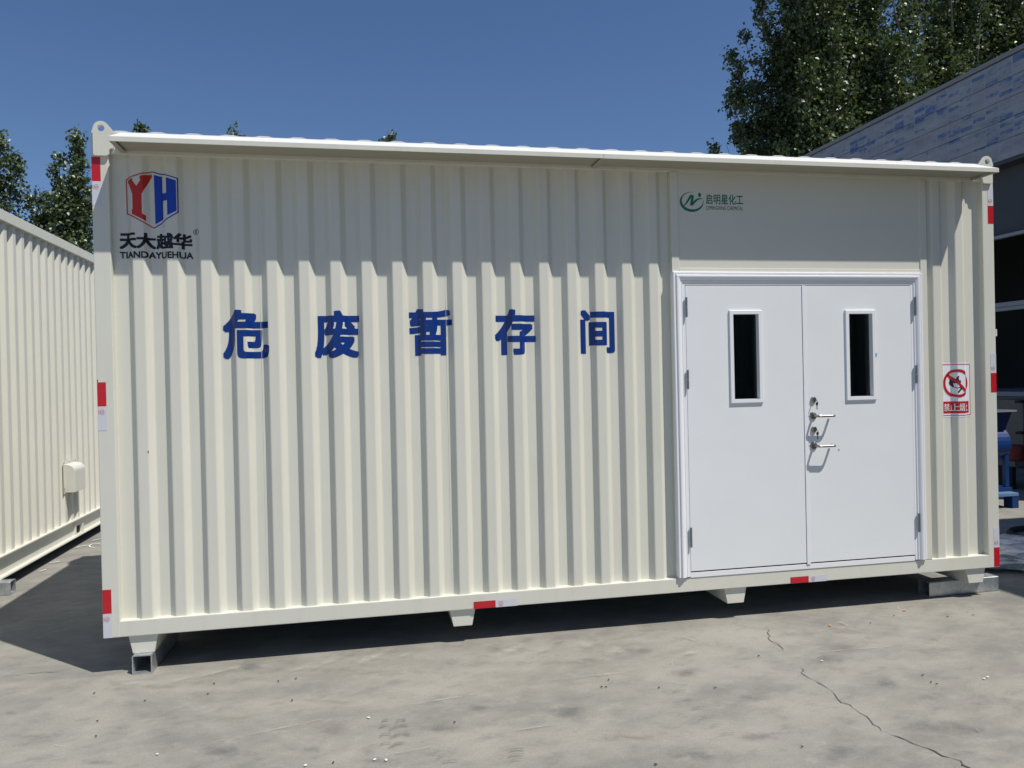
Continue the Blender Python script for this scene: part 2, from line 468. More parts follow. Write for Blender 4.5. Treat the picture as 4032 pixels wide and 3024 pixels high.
# lifting lugs
def lug(mirror, yb):
    pl = [(0.030, 2.972), (0.094, 2.972), (0.102, 2.976), (0.109, 2.986), (0.111, 3.008), (0.118, 3.016), (0.133, 3.018),
          (0.150, 3.108)] + arc(0.066, 3.141, 0.045, 32, 155, 10) + [(0.010, 3.112), (0.0175, 3.110), (0.0175, 2.985), (0.021, 2.976)]
    hole = arc(0.066, 3.141, 0.0195, 0, 337.5, 15)
    f = (lambda x: WX - x) if mirror else (lambda x: x)
    bm = bmesh.new(); es = []
    for lp in (pl, hole):
        vs = [bm.verts.new((f(x), yb, z)) for x, z in lp]
        for i in range(len(vs)): es.append(bm.edges.new((vs[i], vs[(i+1) % len(vs)])))
    bmesh.ops.triangle_fill(bm, use_beauty=True, edges=es)
    r = bmesh.ops.extrude_face_region(bm, geom=bm.faces[:])
    bmesh.ops.translate(bm, vec=(0, 0.02, 0), verts=[v for v in r['geom'] if isinstance(v, bmesh.types.BMVert)])
    bmesh.ops.recalc_face_normals(bm, faces=bm.faces)
    es = [e for e in bm.edges if len(e.link_faces) == 2 and e.calc_face_angle() > 1.2 and abs(e.verts[0].co.y - e.verts[1].co.y) < 1e-4]
    bmesh.ops.bevel(bm, geom=es, offset=0.002, segments=2, affect='EDGES', clamp_overlap=True)
    me = bpy.data.meshes.new('lifting_lug'); bm.to_mesh(me); bm.free()
    link('lifting_lug', me, M_CREAM2, box)
for mi in (False, True):
    lug(mi, -0.0205); lug(mi, DY + 0.0005)

# feet
for xc in (0.226, 2.236, 4.228, 6.243):
    for y0, y1 in ((0.021, DY - 0.021),):
        mb = MB()
        mb.loft([[(xc-0.087, y, -0.0005), (xc+0.087, y, -0.0005), (xc+0.063, y, -0.114), (xc-0.063, y, -0.114)] for y in (y0, y1)])
        mb.build('cross_foot', M_CREAM2, box, 0.003)

# awning over the front
AX0, AX1, AD = 0.172, 6.274, 0.24
aw = MB()                                   # sloping top sheet, hollow below
aw.loft([[(x, -AD + 0.002, 3.0300), (x, -0.0012, 3.1250), (x, -0.0012, 3.1215), (x, -AD + 0.006, 3.0262)] for x in (AX0 + 0.001, AX1 - 0.001)])
aw = aw.build('awning', M_WHITE, box)
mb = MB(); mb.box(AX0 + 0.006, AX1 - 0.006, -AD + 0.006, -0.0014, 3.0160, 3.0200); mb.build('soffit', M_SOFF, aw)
for x0 in (AX0 + 0.0015, AX1 - 0.0055):
    mb = MB(); mb.prism_x([(-AD + 0.0062, 3.0202), (-0.0016, 3.0202), (-0.0016, 3.1210), (-AD + 0.0062, 3.0259)], x0, x0 + 0.004); mb.build('end_plate', M_CREAM2, aw)
mb = MB(); mb.box(AX0, 3.214, -AD, -AD + 0.005, 2.999, 3.0300); mb.build('front_lip', M_CREAM2, aw, 0.002)
mb = MB(); mb.box(3.216, AX1, -AD, -AD + 0.005, 2.998, 3.0295); mb.build('front_lip', M_CREAM2, aw, 0.002)
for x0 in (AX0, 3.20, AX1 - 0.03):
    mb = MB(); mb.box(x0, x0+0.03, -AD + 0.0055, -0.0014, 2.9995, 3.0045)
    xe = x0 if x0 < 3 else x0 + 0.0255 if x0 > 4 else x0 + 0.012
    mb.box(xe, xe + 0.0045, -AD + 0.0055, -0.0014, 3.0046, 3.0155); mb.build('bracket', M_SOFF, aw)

# door surround
PX0, PX1 = 3.782, 5.845
for x0, x1 in ((PX0, 3.838), (5.789, PX1)):
    mb = MB(); mb.box(x0, x1, -0.0008, 0.08, 0.1003, 2.9915); mb.build('door_post', M_CREAM, box, 0.003)
mb = MB(); mb.box(3.8385, 5.7885, -0.0006, 0.08, 2.278, 2.310); mb.build('door_lintel', M_CREAM, box, 0.003)
mb = MB(); mb.box(3.8385, 5.7885, 0.006, 0.02, 2.3105, 2.9915); mb.build('header_panel', paint('header_paint', (0.66, 0.655, 0.57), 0.42, 0.04, wave=0.006), box)
# mitred moulding
FX0, FX1, FZ0, FZ1 = 3.781, 5.786, 0.109, 2.281
fp = [(0, -0.0015), (0, -0.030), (0.003, -0.034), (0.013, -0.034), (0.0155, -0.031), (0.017, -0.027), (0.0195, -0.027), (0.0205, -0.040),
      (0.024, -0.0465), (0.030, -0.049), (0.037, -0.0475), (0.044, -0.043), (0.052, -0.034), (0.058, -0.025), (0.0605, -0.0205), (0.063, -0.0205),
      (0.065, -0.0235), (0.069, -0.0235), (0.071, -0.019), (0.073, -0.0125), (0.092, -0.0125), (0.092, 0.03), (0.0, 0.03)]
fp = [(a, c*0.56 if c < 0 else c) for a, c in fp]
mb = MB()
mb.loft([[(FX0+s, y, FZ0) for s, y in fp], [(FX0+s, y, FZ1-s) for s, y in fp], [(FX1-s, y, FZ1-s) for s, y in fp], [(FX1-s, y, FZ0) for s, y in fp]])
mb.build('door_frame', M_TRIM, box)
mb = MB(); mb.box(FX0+0.093, FX1-0.093, -0.004, 0.05, 0.1004, 0.137); mb.build('door_sill', M_TRIM, box, 0.002)

LZ0, LZ1, LY = 0.1465, 2.1835, -0.006
def frame_poly(mb, ox0, ox1, oz0, oz1, ix0, ix1, iz0, iz1, y0, y1, chamf=0.0):
    o = [(ox0, oz0), (ox1, oz0), (ox1, oz1), (ox0, oz1)]; i_ = [(ix0, iz0), (ix1, iz0), (ix1, iz1), (ix0, iz1)]
    c = chamf
    o2 = [(ox0+c, oz0+c), (ox1-c, oz0+c), (ox1-c, oz1-c), (ox0+c, oz1-c)]
    vs = [(x, y1, z) for x, z in o] + [(x, y0+c, z) for x, z in o] + [(x, y0, z) for x, z in o2] + [(x, y0, z) for x, z in i_] + [(x, y1, z) for x, z in i_]
    fs = []
    for k in range(4):
        for j in range(4):
            a, b2 = j, (j+1) % 4
            fs.append((k*4+a, k*4+b2, (k+1)*4+b2, (k+1)*4+a))
    for j in range(4):
        b2 = (j+1) % 4; fs.append((16+j, 16+b2, b2, j))
    mb.add(vs, fs)
def door(x0, x1, w, hx, label):
    mb = MB()
    frame_poly(mb, x0, x1, LZ0, LZ1, w[0]+0.030, w[1]-0.030, w[2]+0.028, w[3]-0.028, LY, LY + 0.05, 0.0015)
    d = mb.build('door', M_DOOR, box); d['label'] = label
    mb = MB(); frame_poly(mb, *w, w[0]+0.029, w[1]-0.029, w[2]+0.027, w[3]-0.027, LY - 0.013, LY - 0.0005, 0.003)
    mb.build('window_frame', M_TRIM, d)
    mb = MB(); mb.box(w[0]+0.0305, w[1]-0.0305, LY+0.028, LY+0.033, w[2]+0.0285, w[3]-0.0285); mb.build('pane', M_GLASS, d)
    for z0, z1 in ((1.958, 2.098), (1.446, 1.583), (0.322, 0.462)):
        mb = MB(); zm = (z0+z1)/2
        for a, b2 in ((z0, zm - 0.001), (zm + 0.001, z1)):
            mb.tube([(hx, -0.023, a), (hx, -0.023, b2)], 0.0085, 12)
            mb.box(hx - 0.0035, hx + 0.0035, -0.023, -0.0135, a + 0.001, b2 - 0.001)
        mb.build('hinge', M_HINGE, d)
    return d
DXM = 4.786
dl = door(3.8765, DXM, (4.205, 4.462, 1.336, 2.005), 3.874, 'left white steel door leaf with narrow window')
dr = door(DXM + 0.003, 5.7055, (5.134, 5.386, 1.332, 2.003), 5.718, 'right white steel door leaf with two lever handles and keys')
mb = MB(); mb.box(DXM + 0.002, DXM + 0.030, LY - 0.0045, LY - 0.0004, LZ0 - 0.012, LZ1 + 0.002); mb.build('cover_strip', M_TRIM, dr, 0.0012)
mb = MB(); mb.box(3.874, 5.708, LY + 0.004, LY + 0.03, 0.1372, 0.1464); mb.build('gasket', M_DARK, dl)
def disc(mb, x, z, prof, n=28):
    mb.loft([[(x + r*math.cos(2*math.pi*k/n), y, z + r*math.sin(2*math.pi*k/n)) for k in range(n)] for y, r in prof])
for hz, lz in ((1.226, 1.345), (1.006, 1.127)):
    hx = 4.860
    mb = MB(); disc(mb, hx, hz, ((LY, 0.027), (LY-0.007, 0.027), (LY-0.009, 0.0245)))
    mb.tube(fillet([(hx, LY-0.008, hz), (hx, LY-0.066, hz), (hx + 0.137, LY-0.068, hz - 0.001), (hx + 0.137, LY-0.012, hz - 0.001)], 0.022), 0.0092, 14)
    mb.build('handle', M_STEEL, dr, smooth=False)
    mb = MB(); disc(mb, hx + 0.003, lz, ((LY, 0.0235), (LY-0.005, 0.0235), (LY-0.012, 0.020), (LY-0.014, 0.014), (LY-0.0142, 0.004)))
    mb.build('lock', M_STEEL, dr)
    mb = MB(); kx = hx + 0.010
    mb.box(hx + 0.0015, hx + 0.0045, LY-0.040, LY-0.0145, lz-0.006, lz+0.004)
    mb.tube([(hx + 0.003, LY-0.046, lz-0.001), (kx, LY-0.043, lz-0.012), (kx + 0.008, LY-0.036, lz-0.02)], 0.002, 6)
    mb.prism_y([(kx+0.004+0.010*math.cos(a*math.pi/6), lz-0.030+0.013*math.sin(a*math.pi/6)) for a in range(12)], LY-0.032, LY-0.029)
    mb.box(kx+0.001, kx+0.0075, LY-0.0318, LY-0.0292, lz-0.072, lz-0.041)
    mb.build('key', M_BRASS, dr)

mb = MB(); mb.box(5.378, 5.388, LY - 0.0155, LY - 0.0132, 1.655, 1.680); mb.build('film_scrap', plain('blue_film', (0.10, 0.42, 0.68), 0.4), dr)
for sx_, sz_, sy_, pa in ((0.283, 1.142, Y_OUT, box), (0.006, 1.592, 0.0, box), (5.066, 0.968, LY, dr)):
    mb = MB(); mb.box(sx_ - 0.003, sx_ + 0.003, sy_ - 0.003, sy_ - 0.0003, sz_ - 0.005, sz_ + 0.005); mb.build('dirt_speck', M_BLACK, pa, 0.001, 1)
mb = MB(); mb.box(WX + 0.0005, WX + 0.015, 0.0015, 0.045, 1.795, 1.850); mb.build('latch_block', M_CREAM2, box, 0.002)

# ------------------------------------------------------------------ lettering and marks
def flat_text(body, bold=0.0):
    cu = bpy.data.curves.new('lettering', 'FONT'); cu.body = body; cu.size = 1.0
    cu.resolution_u = 6; cu.fill_mode = 'FRONT'
    o = bpy.data.objects.new('lettering', cu); COL.objects.link(o)
    bpy.context.view_layer.update()
    me = bpy.data.meshes.new_from_object(o.evaluated_get(bpy.context.evaluated_depsgraph_get()))
    bpy.data.objects.remove(o); bpy.data.curves.remove(cu)
    v = np.array([p.co[:2] for p in me.vertices]); f = [tuple(p.vertices) for p in me.polygons]
    bpy.data.meshes.remove(me)
    if bold > 0:                                   # heavier strokes: the glyph again, nudged all round
        n = len(v); V = []; F = []
        dirs = [(0, 0), (1, 1), (1, 0), (1, -1), (0, -1), (-1, -1), (-1, 0), (-1, 1), (0, 1)]
        for i, (a, b) in enumerate(dirs):
            V.append(np.column_stack([v + np.array([a, b])*bold, np.full(n, -i*0.00006)])); F += [tuple(j + i*n for j in t) for t in f]
        v = np.concatenate(V); f = F
    return v, f
def fit(v, x0, x1, z0, z1):
    mn, mx = v.min(0), v.max(0)
    q = [x0 + (v[:, 0]-mn[0])/(mx[0]-mn[0])*(x1-x0), z0 + (v[:, 1]-mn[1])/(mx[1]-mn[1])*(z1-z0)]
    if v.shape[1] > 2: q.append(v[:, 2])
    return np.stack(q, 1)
def drape(name, v, f, mat, parent, lift=0.0012, base=None):
    """lay flat (x,z) artwork onto the wall, cutting it at every bend of the sheet"""
    bm = bmesh.new()
    vs = [bm.verts.new((p[0], p[2] if len(p) > 2 else 0, p[1])) for p in v]
    for t in f:
        try: bm.faces.new([vs[i] for i in t])
        except ValueError: pass
    if base is None:
        x0 = min(p[0] for p in v); x1 = max(p[0] for p in v)
        for P in (PROF_MAIN, PROF_RIGHT):
            for (x, y) in P:
                if x0 < x < x1:
                    bmesh.ops.bisect_plane(bm, geom=bm.verts[:] + bm.edges[:] + bm.faces[:], plane_co=(x, 0, 0), plane_no=(1, 0, 0), dist=1e-6)
    for q in bm.verts:
        q.co.y += (prof_y(q.co.x) if base is None else base) - lift
    for fc in bm.faces:
        fc.normal_update()
        if fc.normal.y > 0: fc.normal_flip()
    me = bpy.data.meshes.new(name); bm.to_mesh(me); bm.free()
    return link(name, me, mat, parent)
def poly_art(*polys):
    """filled polygons -> verts, tris"""
    V = []; F = []
    for pl in polys:
        bm = bmesh.new(); vs = [bm.verts.new((x, 0, z)) for x, z in pl]
        try: bm.faces.new(vs)
        except ValueError: bm.free(); continue
        bm.normal_update()
        bmesh.ops.triangulate(bm, faces=bm.faces[:], ngon_method='EAR_CLIP')
        bm.verts.index_update(); b = len(V)
        V += [(q.co.x, q.co.z) for q in bm.verts]; F += [tuple(b + q.index for q in fc.verts) for fc in bm.faces]
        bm.free()
    return np.array(V), F
def stroke(pts, w, cap=True):
    """constant or varying width line -> polygon"""
    n = len(pts); L = []; Rr = []
    for i, (x, z) in enumerate(pts):
        a = Vector(pts[max(i-1, 0)]); b = Vector(pts[min(i+1, n-1)]); d = (b-a).normalized(); q = Vector((-d.y, d.x))
        ww = w[i] if isinstance(w, (list, tuple)) else w
        L.append((x + q.x*ww/2, z + q.y*ww/2)); Rr.append((x - q.x*ww/2, z - q.y*ww/2))
    return L + Rr[::-1]

for ch, x0, x1, z0, z1 in (('危', 0.735, 1.024, 1.712, 2.028), ('废', 1.306, 1.594, 1.708, 2.020), ('暂', 1.923, 2.208, 1.716, 2.030),
                           ('存', 2.501, 2.789, 1.712, 2.024), ('间', 3.110, 3.363, 1.712, 2.018)):
    v, f = flat_text(ch, 0.031)
    o = drape('painted_character', fit(v, x0, x1, z0, z1), f, M_BLUE, box)
    o['label'] = 'dark blue painted character ' + ch
# maker's mark on the left
mark = empty('maker_mark'); mark.parent = box
cx = [0.137, 0.243, 0.352, 0.459]
for i, ch in enumerate('天大越华'):
    v, f = flat_text(ch, 0.034)
    drape('character', fit(v, cx[i], cx[i] + 0.108, 2.412, 2.511), f, M_BLACK, mark)
v, f = flat_text('TIANDAYUEHUA', 0.03)
drape('letters', fit(v, 0.137, 0.570, 2.353, 2.395), f, M_BLACK, mark)
ring = [stroke(arc(0.592, 2.524, 0.0165, a, a + 92, 8), 0.0034) for a in (0, 90, 180, 270)]
v, f = poly_art(*ring); drape('registered_ring', v, f, M_BLACK, mark)
v, f = flat_text('R', 0.02); drape('registered_letter', fit(v, 0.586, 0.599, 2.5145, 2.534), f, M_BLACK, mark)
def sh(x, z): return (x, z)
TL, TM, TR, BR, BM_, BL = (0.186, 2.845), (0.339, 2.900), (0.493, 2.855), (0.492, 2.642), (0.341, 2.546), (0.187, 2.634)
lw = 0.0068
v, f = poly_art(stroke([TM, TL], lw), stroke([(TL[0], TL[1]+0.003), (BL[0], BL[1]-0.003)], lw), stroke([BL, BM_], lw))
drape('shield_outline', v, f, M_LOGORED, mark)
v, f = poly_art(stroke([TM, TR], lw), stroke([(TR[0], TR[1]+0.003), (BR[0], BR[1]-0.003)], lw), stroke([BR, BM_], lw))
drape('shield_outline', v, f, M_LOGOBLUE, mark)
v, f = poly_art([(0.199, 2.838), (0.230, 2.849), (0.230, 2.834), (0.252, 2.800), (0.277, 2.842), (0.272, 2.842), (0.272, 2.865), (0.336, 2.884), (0.336, 2.862),
                 (0.331, 2.859), (0.281, 2.752), (0.281, 2.630), (0.301, 2.620), (0.301, 2.585), (0.222, 2.627), (0.222, 2.655), (0.227, 2.655), (0.227, 2.752), (0.204, 2.818), (0.199, 2.816)])
drape('emblem_letter', v, f, M_LOGORED, mark)
v, f = poly_art([(0.347, 2.882), (0.398, 2.868), (0.398, 2.762), (0.425, 2.762), (0.425, 2.860), (0.484, 2.842), (0.484, 2.652), (0.429, 2.622), (0.429, 2.716), (0.400, 2.714), (0.400, 2.601), (0.350, 2.570)])
drape('emblem_letter', v, f, M_LOGOBLUE, mark)
# client mark on the flat panel above the doors
client = empty('company_mark'); client.parent = box
PYB = 0.006
v, f = flat_text('启明星化工', 0.012)
drape('characters', fit(v, 4.052, 4.343, 2.768, 2.842), f, M_GREEN, client, 0.0012, PYB)
v, f = flat_text('QIMINGXING CHEMICAL', 0.0)
drape('letters', fit(v, 4.053, 4.341, 2.724, 2.757), f, plain('green_dark_vinyl', (0.03, 0.09, 0.07), 0.4), client, 0.0012, PYB)
ecx, ecz, ea, eb = 3.944, 2.782, 0.0905, 0.0715
def epts(a0, a1, ra, rb, n=30, ox=0, oz=0):
    return [(ecx + ox + ra*math.cos(math.radians(a0+(a1-a0)*i/n)), ecz + oz + rb*math.sin(math.radians(a0+(a1-a0)*i/n))) for i in range(n+1)]
cres = epts(82, 380, ea, eb) + epts(380, 82, ea*0.90, eb*0.86, ox=0.006, oz=0.0085)
v, f = poly_art(cres); drape('emblem', v, f, M_GREEN, client, 0.0012, PYB)
for k, (pts, wd) in enumerate(((
        [(3.868, 2.750), (3.890, 2.759), (3.908, 2.778), (3.924, 2.804), (3.938, 2.824), (3.953, 2.829)], [0.002, 0.008, 0.012, 0.015, 0.017, 0.010]),
        ([(3.952, 2.830), (3.951, 2.812), (3.945, 2.786), (3.938, 2.758)], [0.016, 0.019, 0.020, 0.015]),
        ([(3.934, 2.758), (3.950, 2.766), (3.968, 2.786), (3.988, 2.801), (4.008, 2.807), (4.028, 2.807)], [0.010, 0.017, 0.016, 0.012, 0.007, 0.002]),
        ([(4.005 + 0.0057*math.cos(a*math.pi/10), 2.833 + 0.0072*math.sin(a*math.pi/10)) for a in range(20)], None))):
    pl_ = stroke(pts, wd) if wd else [(4.005 + 0.0115*math.cos(a*math.pi/10), 2.833 + 0.0145*math.sin(a*math.pi/10)) for a in range(20)]
    v, f = poly_art(pl_); drape('emblem_stroke', v, f, M_GREEN, client, 0.0015 + 0.0003*k, PYB)
# no open flame sticker
sx0, sx1, sz0, sz1 = 5.985, 6.250, 1.176, 1.598
def rect(x0, x1, z0, z1): return [(x0, z0), (x1, z0), (x1, z1), (x0, z1)]
v, f = poly_art(rect(sx0, sx1, sz0, sz1))
stk = drape('warning_sticker', v, f, M_SIGNW, box, 0.0012); stk['label'] = 'white and red no open flame warning sticker'
b = 0.0035
v, f = poly_art(rect(sx0, sx1, sz1-0.017, sz1-0.012), rect(sx0, sx1, sz0+0.012, sz0+0.017), rect(sx0+0.001, sx0+0.001+b, sz0+0.017, sz1-0.017), rect(sx1-0.001-b, sx1-0.001, sz0+0.017, sz1-0.017),
                rect(sx0+0.017, sx1-0.017, sz0+0.030, sz0+0.122))
drape('red_field', v, f, M_SIGNR, stk, 0.0022)
ccx, ccz, ro, ri = (sx0+sx1)/2, sz1 - 0.160, 0.108, 0.088
for_ring = [arc(ccx, ccz, ro, a, a+60, 8) + arc(ccx, ccz, ri, a+60, a, 8) for a in range(0, 360, 60)]
flame = [(0.35, -0.55), (0.15, -0.42), (-0.05, -0.48), (-0.35, -0.38), (-0.62, -0.12), (-0.70, 0.15), (-0.60, 0.10), (-0.62, 0.42), (-0.48, 0.36), (-0.38, 0.50), (-0.22, 0.30), (-0.12, 0.62), (0.10, 0.70), (0.00, 0.45), (0.12, 0.20), (0.22, 0.32), (0.24, 0.05), (0.12, -0.08), (0.20, -0.30)]
v, f = poly_art([(ccx + a*ri*0.95, ccz + c*ri*0.95) for a, c in flame], stroke([(ccx - 0.005, ccz - 0.072), (ccx + 0.04, ccz - 0.022)], 0.013))
drape('flame_pictogram', v, f, plain('sign_black', (0.015, 0.016, 0.02), 0.4), stk, 0.0022)
v, f = poly_art([(ccx + a*ri*0.95, ccz + c*ri*0.95) for a, c in ((-0.3, -0.32), (-0.36, 0.02), (-0.24, -0.04), (-0.2, 0.16), (-0.1, -0.02), (0.02, 0.06), (0.0, -0.2), (0.1, -0.34), (-0.08, -0.42))])
drape('flame_core', v, f, M_SIGNW, stk, 0.0030)
v, f = poly_art(*for_ring, stroke([(ccx - 0.066, ccz + 0.066), (ccx + 0.066, ccz - 0.066)], 0.021))
drape('prohibition_ring', v, f, M_SIGNR, stk, 0.0036)
v, f = flat_text('禁止烟火', 0.008)
drape('caption', fit(v, sx0 + 0.028, sx1 - 0.028, sz0 + 0.046, sz0 + 0.106), f, M_SIGNW, stk, 0.0032)

# reflective tape
def tape(x0, x1, z0, z1, red_first, vert):
    t = empty('reflective_tape'); t.parent = box
    if vert:
        zm = (z0+z1)/2; r = (z0, zm) if red_first else (zm, z1); w = (zm, z1) if red_first else (z0, zm)
        halves = (('red_half', x0, x1, *r, M_TAPER), ('white_half', x0, x1, *w, M_TAPEW))
        mx, mz = (x0+x1)/2, (w[1] - 0.035 if not red_first else w[0] + 0.035)
    else:
        xm = (x0+x1)/2
        halves = (('red_half', x0, xm, z0, z1, M_TAPER), ('white_half', xm, x1, z0, z1, M_TAPEW))
        mx, mz = xm + 0.036, (z0+z1)/2 + 0.002
    for nme, a, b2, c, d, mt in halves:
        mb = MB(); mb.box(a, b2, -0.0012, -0.0004, c, d); mb.build(nme, mt, t)
    rng = []
    ra, rb = (0.011, 0.015) if vert else (0.015, 0.0115)
    for a in range(0, 360, 90):
        pts = [(mx + ra*math.cos(math.radians(a+i*11.6)), mz + rb*math.sin(math.radians(a+i*11.6))) for i in range(9)]
        rng.append(stroke(pts, 0.0026))
    if vert: rng.append(rect(mx - 0.021, mx - 0.016, mz - 0.013, mz + 0.013))
    else: rng.append(rect(mx - 0.013, mx + 0.013, mz - 0.020, mz - 0.016))
    v, f = poly_art(*rng); drape('approval_mark', v, f, M_TAPEM, t, 0.0018, 0.0)
    v, f = flat_text('CCC', 0.01)
    s = 0.0085
    drape('approval_letters', fit(v, mx - s*0.95, mx + s*0.95, mz - s*0.5, mz + s*0.5), f, M_TAPEM, t, 0.0018, 0.0)
TW = 0.053
for z0, z1 in ((2.669, 2.970), (1.284, 1.582), (0.003, 0.301)): tape(0.0025, TW, z0, z1, False, True)
for z0, z1 in ((2.668, 2.945), (1.361, 1.660), (0.006, 0.304)): tape(WX - TW + 0.001, WX - 0.002, z0, z1, True, True)
tape(2.309, 2.609, 0.001, 0.049, True, False)
tape(4.655, 4.948, 0.001, 0.047, True, False)

# steel tube off-cuts propping the containers
def square_tube(name, L, s, t, label, loc, rz):
    o = empty(name, loc, rz); tag(o, label, 'steel tube')
    r = 0.008
    def sq(h, rr):
        return [(sx*(h-rr)+rr*math.cos(math.radians(a)), sy*(h-rr)+rr*math.sin(math.radians(a)))
                for sx, sy, a0 in ((1, 1, 0), (-1, 1, 90), (-1, -1, 180), (1, -1, 270)) for a in (a0, a0+30, a0+60, a0+90)]
    a, b2 = sq(s/2, r), sq(s/2 - t, r*0.6)
    mb = MB()
    mb.loft([[(0, x, z + s/2) for x, z in a], [(L, x, z + s/2) for x, z in a], [(L, x, z + s/2) for x, z in b2], [(0, x, z + s/2) for x, z in b2], [(0, x, z + s/2) for x, z in a]], caps=False)
    mb.build('tube_wall', M_GALV, o)
    return o
TS = K - 0.114
square_tube('steel_tube', 0.62, TS - 0.001, 0.007, 'short galvanised square steel tube with open end under the lettered container\'s post', (0.225, -0.02, 0.0005), math.radians(88))
square_tube('steel_tube', 0.645, TS - 0.001, 0.006, 'galvanised square steel tube lying crosswise under the foot beside the doors', (5.915, 0.185, 0.0005), math.radians(1.5))

# ------------------------------------------------------------------ the second container, to the left
LX, LB = -1.512, -0.114
lc = empty('storage_container', (LX, 0, K + LB), math.radians(0.4))
tag(lc, 'plain cream corrugated steel container with a small vent hood, no lettering', 'container')
LYA, LYB, LH, LW = 0.55, 7.0, 3.292, 2.3
# its long side looks towards +x; local x=0 is the outer face
def cpost(y0, y1, x0, x1):
    mb = MB(); mb.box(x0, x1, y0, y1, 0, LH - 0.001); mb.build('corner_post', M_CREAM2, lc, 0.006)
for a, c in ((LYA, LYA+0.12), (LYB-0.12, LYB)):
    cpost(a, c, -0.12, 0.0); cpost(a, c, -LW, -LW+0.12)
mb = MB(); mb.box(-0.10, 0.0, LYA+0.1203, LYB-0.1203, LH-0.098, LH); mb.build('top_rail', M_CREAM2, lc, 0.004)
mb = MB(); mb.box(-LW, -LW+0.1, LYA+0.1203, LYB-0.1203, LH-0.098, LH); mb.build('top_rail', M_CREAM2, lc, 0.004)
# bottom rail: outward-facing channel with fork pocket
PY0, PY1 = 4.36, 4.56
RH = 0.200
def channel(y0, y1):
    mb = MB()
    pr = [(0, 0), (0, 0.012), (-0.050, 0.016), (-0.050, RH-0.014), (0, RH-0.012), (0, RH), (-0.06, RH), (-0.06, 0)]
    mb.loft([[(x, y, z) for x, z in pr] for y in (y0, y1)]); return mb
channel(LYA+0.1204, PY0-0.04).build('bottom_rail', M_CREAM2, lc)
channel(PY1+0.04, LYB-0.1204).build('bottom_rail', M_CREAM2, lc)
mb = MB()
mb.box(-0.06, -0.030, PY0-0.0398, PY0, 0.0, RH); mb.box(-0.06, -0.030, PY1, PY1+0.0398, 0.0, RH)
mb.box(-0.06, -0.030, PY0, PY1, 0.112, RH); mb.box(-0.06, -0.030, PY0, PY1, 0.0, 0.014)
mb.box(-0.030, 0.0, PY0-0.0398, PY1+0.0398, RH-0.012, RH); mb.box(-0.030, 0.0, PY0-0.0398, PY1+0.0398, 0, 0.012)
mb.build('fork_pocket', M_CREAM2, lc)
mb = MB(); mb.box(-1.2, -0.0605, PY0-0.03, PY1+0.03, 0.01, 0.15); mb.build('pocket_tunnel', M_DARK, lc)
lp = rounded_profile([(a, (b2 - Y_OUT)) for a, b2 in rib_points(LYA+0.115, LYB-0.115, 0.72, 0.1945)])
sheet_part('wall_sheet', lp, RH-0.002, LH-0.0985, M_CREAM, lc, lambda x, y, z: (-0.028 - y, x, z))
sheet_part('wall_sheet', lp, 0.02, LH-0.0985, M_CREAM, lc, lambda x, y, z: (-LW + 0.02 + y, x, z))
le = rounded_profile([(a, (b2 - Y_OUT)) for a, b2 in rib_points(-LW+0.115, -0.115, -LW+0.22, 0.2)])
sheet_part('wall_sheet', le, 0.02, LH-0.01, M_CREAM, lc, lambda x, y, z: (x, LYA + 0.03 + y, z))
sheet_part('wall_sheet', le, 0.02, LH-0.01, M_CREAM, lc, lambda x, y, z: (x, LYB - 0.03 - y, z))
mb = MB(); mb.box(-LW+0.02, -0.02, LYA+0.02, LYB-0.02, LH-0.02, LH-0.003); mb.build('roof_sheet', M_WHITE, lc)
mb = MB(); mb.box(-LW+0.02, -0.065, LYA+0.02, LYB-0.02, 0.02, 0.06); mb.build('floor_plate', M_DARK, lc)
# vent hood
hy0, hy1, hz0, hz1 = 3.99, 4.365, 0.525, 0.868
hood = MB()
prof = [(0.0, hz0+0.012), (0.105, hz0+0.012), (0.105, hz1-0.10)] + [(0.105*math.cos(a*math.pi/12), hz1-0.10 + 0.075*math.sin(a*math.pi/12)) for a in range(1, 7)]
hood.loft([[(x - 0.024, y, z) for x, z in prof] for y in (hy0+0.02, hy1-0.02)])
hood = hood.build('vent_hood', M_CREAM, lc, 0.004)
mb = MB(); mb.box(-0.027, -0.0235, hy0, hy1, hz0, hz1); mb.build('flange', M_CREAM2, hood)
for y in (hy0+0.01, (hy0+hy1)/2, hy1-0.01):
    mb = MB(); disc(mb, 0, 0, ((0, 0.006), (-0.003, 0.006), (-0.004, 0.004)), 10)
    o = mb.build('screw', M_STEEL, hood); o.location = (-0.0235, y, hz1-0.012); o.rotation_euler = (0, 0, math.pi/2)
    o2 = o.copy(); COL.objects.link(o2); o2.location = (-0.0235, hy0+0.01, hz0 + 0.03 + 0.09*(y-hy0)); 
square_tube('steel_tube', 0.7, TS - 0.001, 0.006, 'galvanised square steel tube under the plain container\'s side rail', (-2.12, 2.30, 0.0005), math.radians(2))

